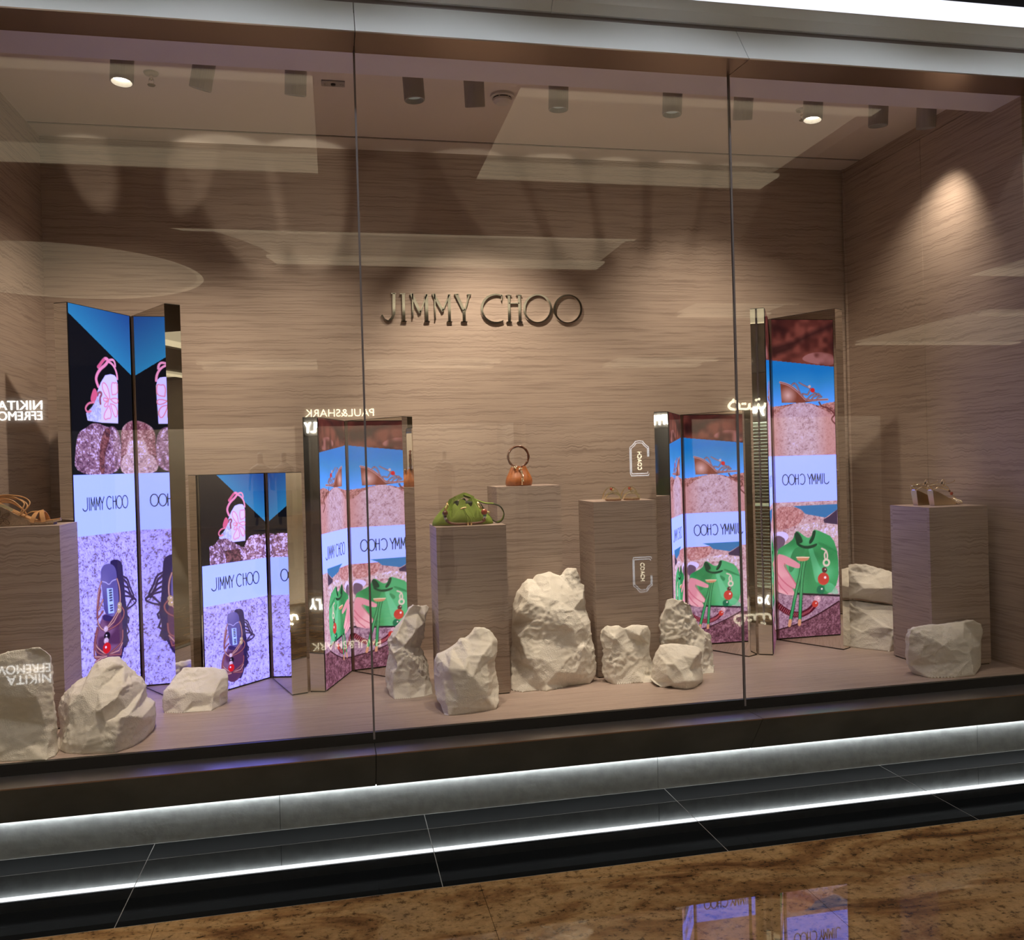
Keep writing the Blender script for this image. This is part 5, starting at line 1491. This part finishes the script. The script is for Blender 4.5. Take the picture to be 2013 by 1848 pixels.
def wedge_body(name, mat, parent, prof_top, length, heel_x, w0, w1):
    """solid wedge: top line prof_top(f), flat bottom, width tapering down"""
    bm = bmesh.new()
    n = 22
    T, B = [], []
    for i in range(n + 1):
        f = i / n
        x = f * length
        w = w0 + (w1 - w0) * min(1, f * 1.6)
        z = prof_top(f)
        xb = heel_x + (length - heel_x) * f
        T.append([bm.verts.new((x, s * w / 2, z)) for s in (-1, 1)])
        B.append([bm.verts.new((xb, s * w * .42, 0.0)) for s in (-1, 1)])
    for i in range(n):
        bm.faces.new((T[i][0], T[i + 1][0], T[i + 1][1], T[i][1]))
        bm.faces.new((B[i][0], B[i][1], B[i + 1][1], B[i + 1][0]))
        for s in (0, 1):
            bm.faces.new((T[i][s], B[i][s], B[i + 1][s], T[i + 1][s]))
    for i in (0, n):
        bm.faces.new((T[i][0], T[i][1], B[i][1], B[i][0]))
    bmesh.ops.remove_doubles(bm, verts=bm.verts[:], dist=1e-5)
    return obj(name, bm, mat, parent)


def gold_heel(loc, rot, label):
    t = thing('wedge_heel', label, 'shoe', loc, rot, 'gold wedge heels')
    zt = lambda f: .0755 * (1 - (f / .72) ** 1.25 if f < .72 else 0) + .0045
    wedge_body('wedge', 'wedge_gold', t, lambda f: max(.003, zt(f * .70)), .158, .014, .036, .052)
    sole_plate('sole', .225, .062, 0, 'pale_gold', t, lambda f: max(.005, zt(f)) + .0035, .004)
    for k in range(6):
        x = .150 + .011 * k
        tube('toe_strap', hump(x, x + .012, .058 - .003 * k, .006, .030 - .003 * k), .0021, 'pale_gold', t, 6)
    tube('centre_cord', [(.205, 0, .014), (.185, 0, .032), (.160, 0, .050), (.138, 0, .070)], .0022, 'pale_gold', t, 6, False, 4)
    ball('bead', (.152, -.002, .058), .0085, 'bead_red', t)
    ball('bead', (.140, 0, .071), .006, 'bead_brown', t)
    ball('bead', (.134, 0, .078), .0035, 'pale_gold', t)
    for s in (-1, 1):
        tube('ankle_cord', [(.138, 0, .074), (.105, s * .022, .092), (.070, s * .030, .104), (.034, s * .026, .112), (.006, s * .016, .108), (-.004, 0, .104)], .0021, 'pale_gold', t, 6, False, 5)
        tube('ankle_cord', [(.138, 0, .074), (.100, s * .026, .088), (.060, s * .032, .098), (.020, s * .030, .094), (.004, s * .014, .082)], .0021, 'pale_gold', t, 6, False, 5)
    tube('heel_cord', [(.004, -.014, .080), (-.008, -.008, .094), (-.012, 0, .104), (-.008, .008, .094), (.004, .014, .080)], .0021, 'pale_gold', t, 6, False, 5)
    tube('bow_loop', [(.036, -.030, .106), (.044, -.036, .128), (.058, -.036, .134), (.060, -.034, .118), (.050, -.032, .106), (.066, -.034, .100), (.072, -.036, .114), (.062, -.034, .126)], .0021, 'pale_gold', t, 6, False, 6)
    tube('bow_end', [(.050, -.032, .106), (.085, -.036, .112), (.115, -.038, .118), (.132, -.038, .124), (.130, -.038, .130)], .0021, 'pale_gold', t, 6, False, 6)
    ball('knot_bead', (.048, -.034, .116), .0045, 'bead_dark', t)
    return t


gold_heel((2.985, .350, 1.2204), math.radians(12), 'front one of the gold wedge heels with tied cords')
gold_heel((2.945, .425, 1.2204), math.radians(12), 'rear one of the gold wedge heels with tied cords')

# tan wedge sandal at the left edge
ws = thing('wedge_sandal', 'tan strappy wedge sandal with flower embroidery at the left edge', 'sandal', (-1.452, .52, 1.29), math.radians(4))
zs = lambda f: .098 * (max(0, 1 - f / .66)) ** 1.15 + .014 + .010 * max(0, (f - .7) / .3) ** 1.5
wedge_body('wedge', 'cork_wedge', ws, lambda f: max(.010, zs(f * .93)), .240, .004, .070, .078)
sole_plate('footbed', .262, .088, 0, 'tan_leather', ws, lambda f: zs(f) + .004, .005)
sole_plate('toe_welt', .264, .090, 0, 'cork_wedge', ws, lambda f: zs(f) - .0012, lambda f: .004 + .004 * f)
for x0, x1, h, w in ((.158, .205, .048, .018), (.205, .170, .050, .018)):
    ribbon('vamp_strap', hump(x0, x1, .090, .014, h), (1, 0, .2), w, .003, 'tan_leather', ws, 3)
ribbon('centre_strap', [(.125, -.020, .040), (.150, -.030, .058), (.180, -.010, .060), (.200, .0, .056)], (0, 1, .2), .010, .003, 'tan_leather', ws, 5)
for dz, dx, r in ((0, 0, .0035), (.012, .010, .003), (.006, -.012, .003)):
    tube('ankle_strap', [(.110, -.040, .046), (.135 + dx, -.036, .070 + dz), (.138 + dx, -.026, .092 + dz), (.110 + dx, -.010, .112 + dz), (.070, .0, .122 + dz), (.030, .012, .122 + dz),
                         (.004, .014, .112 + dz), (.010, .03, .104 + dz), (.060, .040, .100 + dz), (.105, .038, .070), (.118, .040, .046)], r, 'tan_leather', ws, 8, False, 6)
ribbon('heel_counter', [(.015, -.034, .100), (.03, -.036, .094), (.06, -.036, .084), (.085, -.038, .068)], (0, .2, 1), .012, .003, 'pale_gold', ws, 5)
for cx, cz, r, a0 in ((.058, .050, .017, 30), (.036, .035, .017, 140), (.060, .022, .015, -50), (.030, .066, .014, 100), (.030, .016, .012, 220)):
    a = math.radians(a0)
    P = []
    for k in range(17):
        u = 2 * math.pi * k / 16
        px, pz = r * math.cos(u), .5 * r * math.sin(u)
        P.append((cx + px * math.cos(a) - pz * math.sin(a), -.0395 + .0, cz + px * math.sin(a) + pz * math.cos(a)))
    tube('embroidered_petal', P[:-1], .0018, 'embroidery', ws, 6, True)

# ================================================================== THE MALL OPPOSITE (seen in the glass and the mirrors)
plain('mall_ceiling', (0.10, 0.082, 0.06), 0.8)
plain('mall_wall', (0.30, 0.27, 0.23), 0.7)
plain('shop_dark', (0.045, 0.045, 0.048), 0.6, bump=.3, bscale=12)
plain('shop_beige', (0.55, 0.47, 0.38), 0.7)
plain('mannequin_white', (0.62, 0.58, 0.52), 0.5)
plain('cloth_navy', (0.03, 0.035, 0.06), 0.8)
plain('cloth_cream', (0.5, 0.46, 0.4), 0.8)
plain('shutter_pale', (0.42, 0.48, 0.42), 0.5)

structure(box('ceiling_mall', (-18.5, MY - 4, MZ + .14), (16.5, 0.3, MZ + .2), 'mall_ceiling'), 'high mall ceiling with lit recesses')


def recess(x0, x1, y0, y1, label, mat='cove_soft'):
    """Lit ceiling recess: a frame hanging to ceiling level, warm light strips along its edges and a glowing field."""
    t = thing('ceiling_light', label, 'ceiling light', ((x0 + x1) / 2, (y0 + y1) / 2, MZ), 0, 'lit recesses of the mall ceiling')
    hx, hy = (x1 - x0) / 2, (y1 - y0) / 2
    box('field', (-hx, -hy, .10), (hx, hy, .12), mat, t)
    for nm, lo, hi in (('edge_light', (-hx, -hy, .03), (hx, -hy + .35, .06)), ('edge_light', (-hx, hy - .2, .03), (hx, hy, .06))):
        box(nm, lo, hi, 'cove_warm', t)
    return t


recess(-4.2, -.069, -3.73, -1.85, 'lit ceiling recess outside the left part of the window')
recess(1.23, 3.86, -3.72, -1.85, 'lit ceiling recess outside the right part of the window')
recess(-2.2, 3.32, -7.03, -5.42, 'lit ceiling recess in the middle of the mall')
recess(5.83, 7.4, -10.5, -9.05, 'lit ceiling recess at the right of the mall')
recess(-3.0, -.36, -18.2, -16.9, 'lit ceiling recess before the opposite shops, left')
recess(.78, 3.95, -18.2, -16.9, 'lit ceiling recess before the opposite shops, middle')
recess(6.9, 9.5, -18.2, -16.8, 'lit ceiling recess before the opposite shops, right')
dc = thing('ceiling_light', 'round lit ceiling recess at the left of the mall', 'ceiling light', (-3.1, -7.55, MZ), 0, 'lit recesses of the mall ceiling')
lathe('field', [(0, .02), (1.58, .02), (1.58, .03), (0, .03)], 'cove_soft', dc, 64)
lathe('edge_light', [(1.50, .0), (1.58, .0), (1.58, .02), (1.50, .02)], 'cove_warm', dc, 64)
lathe('surround', [(1.58, -.02), (2.55, -.02), (2.55, .12), (1.58, .12)], 'mall_ceiling', dc, 64)
recess(8.6, 12.6, -7.0, -3.0, 'lit ceiling recess far right in the mall')
recess(-12.5, -7.5, -7.0, -3.0, 'lit ceiling recess far left in the mall')
recess(11.5, 15.5, -14.0, -10.0, 'lit ceiling recess at the far right corner of the mall')
# ceiling boards between the recesses
for lo, hi in (((-18.5, -1.85), (16.5, .0)), ((-.069, -3.73), (1.23, -1.85)), ((3.86, -3.73), (8.6, -1.85)), ((-7.5, -3.73), (-4.2, -1.85)), ((-7.5, -5.42), (8.6, -3.73)),
               ((3.32, -7.03), (8.6, -5.42)), ((-.35, -9.05), (16.5, -7.03))):
    structure(box('ceiling_board', (lo[0], lo[1], MZ), (hi[0], hi[1], MZ + .13), 'mall_ceiling'), 'plain board of the mall ceiling')



def fascia_fill_light(x, y, label):  # added lamp kept out of view, placed to brighten the fascia
    t = thing('downlight', label, 'downlight', (x, y, MZ), 0, 'recessed downlights of the mall ceiling')
    lathe('rim', [(.055, 0), (.075, 0), (.075, -.006), (.055, -.006)], 'plastic_white', t, 24)
    lathe('lens', [(0, -.002), (.055, -.002), (.055, .004), (0, .004)], 'shop_lamp', t, 24)
    L = bpy.data.lights.new('fascia_fill_beam', 'SPOT')
    L.energy = FASCIA_FILL_W
    L.color = (.94, .96, 1.0)
    L.spot_size = math.radians(120)
    L.spot_blend = .6
    L.shadow_soft_size = .05
    lo = bpy.data.objects.new('fascia_fill_beam', L)
    COL.objects.link(lo)
    lo.parent = t
    lo.location = (0, 0, -.03)


ORD = ('first', 'second', 'third', 'fourth', 'fifth', 'sixth', 'seventh', 'eighth', 'ninth', 'tenth', 'eleventh', 'twelfth')
for k in range(12):
    fascia_fill_light(-4.0 + .9 * k, -.8, 'recessed mall downlight over the shop window, %s from the left' % ORD[k])

# side walls and the opposite shopfronts
structure(box('wall_mall', (-18.6, MY - 4, 0), (-18.5, .3, MZ + .2), 'mall_wall'), 'left end wall of the mall')
structure(box('wall_mall', (16.5, MY - 4, 0), (16.6, .3, MZ + .2), 'mall_wall'), 'right end wall of the mall')
structure(box('wall_opposite', (-18.5, MY - 4.1, 0), (16.5, MY - 4.0, MZ + .2), 'mall_wall'), 'back wall of the shops across the mall')
structure(box('wall_opposite', (-18.5, MY - .15, 2.55), (16.5, MY, MZ + .2), 'mall_wall'), 'sign band over the shops across the mall')


def shop(x0, x1, mat, power, label, color=(1, .9, .75)):
    t = thing('shop_unit', label, 'shop', ((x0 + x1) / 2, MY, 0))
    h = (x1 - x0) / 2
    box('back_wall', (-h, -2.6, 0), (h, -2.5, 2.92), mat, t)
    box('side_wall', (-h - .06, -2.6, 0), (-h + .06, -.16, 2.92), 'mall_wall', t)
    box('side_wall', (h - .06, -2.6, 0), (h + .06, -.16, 2.92), 'mall_wall', t)
    box('ceiling_board', (-h, -2.6, 2.92), (h, -.16, 2.98), 'mall_wall', t)
    for k in range(4):
        bx = -h + (2 * h) * (k + .5) / 4
        lathe('downlight', [(0, 2.90), (.07, 2.90), (.07, 2.915), (0, 2.915)], 'shop_lamp', t, 16, None, (bx, -1.1, 0))
        lathe('downlight', [(0, 2.90), (.05, 2.90), (.05, 2.915), (0, 2.915)], 'shop_lamp', t, 16, None, (bx + .3, -1.9, 0))
    for k in range(2):
        L = bpy.data.lights.new('shop_light', 'POINT')
        L.energy = power / 2
        L.color = color
        L.shadow_soft_size = .05
        lo = bpy.data.objects.new('shop_light', L)
        COL.objects.link(lo)
        lo.parent = t
        lo.location = (-h + 2 * h * (k + .5) / 2, -1.0, 2.80)
    return t


shop(-18.4, -12.8, 'shop_dark', 120, 'dark shop across the mall at far left')
shop(-12.6, -9.2, 'shutter_pale', 420, 'pale shuttered shop across the mall', (.9, 1, .92))
shop(-9.0, -5.4, 'shop_dark', 120, 'dark brick shop across the mall at left')
shop(-5.2, -.9, 'shop_beige', 240, 'beige clothes shop across the mall, left of the serif sign')
shop(-.7, 4.6, 'shop_beige', 240, 'beige clothes shop across the mall under the serif sign')
shop(4.8, 9.2, 'shop_dark', 120, 'dark shop across the mall with a tag-shaped sign')
shop(9.4, 15.2, 'shop_beige', 200, 'beige shop across the mall at right')


def sign(text, x0, x1, z0, z1, mat, label, y=None, rot=0.0):
    """Lit letters facing the display window; x0 is their left end as read."""
    cu = bpy.data.curves.new('lettering', 'FONT')
    cu.body = text
    cu.extrude = .02
    cu.align_x = 'CENTER'
    cu.align_y = 'CENTER'
    cu.space_line = .85
    tmp = bpy.data.objects.new('lettering', cu)
    COL.objects.link(tmp)
    dg = bpy.context.evaluated_depsgraph_get()
    me = bpy.data.meshes.new_from_object(tmp.evaluated_get(dg))
    bpy.data.objects.remove(tmp, do_unlink=True)
    me.materials.clear()
    xs = [v.co.x for v in me.vertices]
    ys = [v.co.y for v in me.vertices]
    sx = (x0 - x1) / (max(xs) - min(xs))
    sy = (z1 - z0) / (max(ys) - min(ys))
    mx, my = (max(xs) + min(xs)) / 2, (max(ys) + min(ys)) / 2
    # local text plane (x right, y up) -> world facing +Y: right as read is -X
    for v in me.vertices:
        u, w, d = (v.co.x - mx) * sx, (v.co.y - my) * sy, v.co.z
        v.co = (-u, d, w)
    o = link('shop_sign', me, mat)
    o.location = ((x0 + x1) / 2, (MY + .03) if y is None else y, (z0 + z1) / 2)
    return tag(o, label, 'sign', 'lit shop signs across the mall')


sign('NIKITA', -6.607, -7.55, 3.055, 3.265, 'sign_white', 'lit white letters NIKITA across the mall')
sign('EFREMOV', -6.615, -7.72, 2.815, 3.02, 'sign_white', 'lit white letters EFREMOV across the mall')
sign('PAUL&SHARK', .972, -.694, 2.775, 2.961, 'sign_warm', 'lit warm letters PAUL and SHARK across the mall')
sign('SUITSUPPLY', -13.2, -15.4, 2.66, 3.0, 'sign_white', 'lit white letters SUITSUPPLY across the mall')
sign('yo', -10.0, -10.46, 2.74, 3.02, 'sign_white', 'lit white letters yo over the shuttered shop')

# tag-shaped lit sign
tg = thing('shop_sign', 'lit outline of a luggage tag with COACH on it, across the mall', 'sign', (7.87, MY + .05, 1.53), 0, 'lit shop signs across the mall')
for k in (1.0, .88):
    P = [(-.10, .46), (.0, .47), (.10, .46), (.16, .38), (.26, .30), (.26, .05)]
    tube('outline', [(x * k, 0, z * k) for x, z in [(.26, -.40), (.24, -.45), (-.24, -.45), (-.26, -.40), (-.26, .30), (-.16, .38)] + P], .012, 'sign_soft', tg, 6)
c = sign('COACH', .24, -.24, -.055, .055, 'sign_warm', None)
del c['category']
del c['group']
c.name = 'lettering'
c.parent = tg
c.location = (0, 0, -.06)
c.rotation_euler = (0, math.radians(90), 0)
# curved script sign
ar = thing('shop_sign', 'warm lit flowing script sign across the mall at right', 'sign', (10.95, MY + .09, 2.90), 0, 'lit shop signs across the mall')
tube('stroke', [(-.30, 0, .10), (-.44, 0, .08), (-.52, 0, -.02), (-.46, 0, -.10), (-.28, 0, -.11), (-.22, 0, .0), (-.34, 0, .10), (-.40, 0, .16)], .035, 'sign_warm', ar, 6, False, 5)
tube('stroke', [(-.22, 0, -.10), (.0, 0, -.11), (.06, 0, -.06), (.08, 0, .04), (.10, 0, -.10), (.30, 0, -.10), (.34, 0, .02), (.36, 0, -.10), (.50, 0, -.08), (.54, 0, .05)], .032, 'sign_warm', ar, 6, False, 5)
for x, z in ((-.12, .03), (-.05, .03), (.28, .13), (.36, .15)):
    ball('dot', (x, 0, z), .035, 'sign_warm', ar)

# shutter slats of the pale shop
sh = thing('shop_shutter', 'pale rolled-down slatted shutter across the mall', 'shutter', (-10.9, MY - .3, 0))
for k in range(24):
    box('slat', (-1.6, -.02, .05 + k * .104), (1.6, .02, .05 + k * .104 + .092), 'shutter_pale', sh)


def mannequin(x, y, top, label):
    """White shop-window mannequin: standing figure as one skinned surface, dressed."""
    t = thing('mannequin', label, 'mannequin', (x, y, 0), math.radians(180), 'mannequins in the shops across the mall')
    k = top / 1.85
    verts = [(0, 0, .95), (0, 0, 1.15), (0, 0, 1.42), (0, 0, 1.55), (0, .01, 1.66), (0, .01, 1.80), (.19, 0, 1.42), (.24, .01, 1.15), (.24, -.04, .90), (-.19, 0, 1.42), (-.24, .01, 1.15), (-.24, -.04, .90),
             (.10, 0, .90), (.11, -.01, .50), (.11, .02, .10), (-.10, 0, .90), (-.11, -.01, .50), (-.11, .02, .10)]
    edges = [(0, 1), (1, 2), (2, 3), (3, 4), (4, 5), (2, 6), (6, 7), (7, 8), (2, 9), (9, 10), (10, 11), (0, 12), (12, 13), (13, 14), (0, 15), (15, 16), (16, 17)]
    rad = [.14, .12, .15, .05, .085, .075, .06, .045, .035, .06, .045, .035, .09, .06, .04, .09, .06, .04]
    me = bpy.data.meshes.new('body')
    me.from_pydata([tuple(c * k for c in v) for v in verts], edges, [])
    o = link('body', me, 'mannequin_white', t)
    md = o.modifiers.new('skin', 'SKIN')
    md.use_smooth_shade = True
    for v, r in zip(me.skin_vertices[0].data, rad):
        v.radius = (r * k, r * k * .8)
    me.skin_vertices[0].data[0].use_root = True
    o.modifiers.new('sub', 'SUBSURF').render_levels = 1
    lathe('jacket', [(.17 * k, .86 * k), (.175 * k, 1.05 * k), (.19 * k, 1.3 * k), (.16 * k, 1.46 * k), (.07 * k, 1.53 * k)], 'cloth_cream', t, 20)
    lathe('trousers', [(.16 * k, .30 * k), (.17 * k, .6 * k), (.172 * k, .9 * k)], 'cloth_navy', t, 20)
    lathe('stand', [(0, 0), (.2, 0), (.2, .015), (0, .02)], 'mannequin_white', t, 20)


mannequin(-1.86, MY - .8, 2.03, 'mannequin left of the serif sign, farther left one')
mannequin(-1.28, MY - .7, 2.02, 'mannequin left of the serif sign, nearer the sign')
mannequin(2.78, MY - .7, 1.97, 'mannequin in the shop under the serif sign')
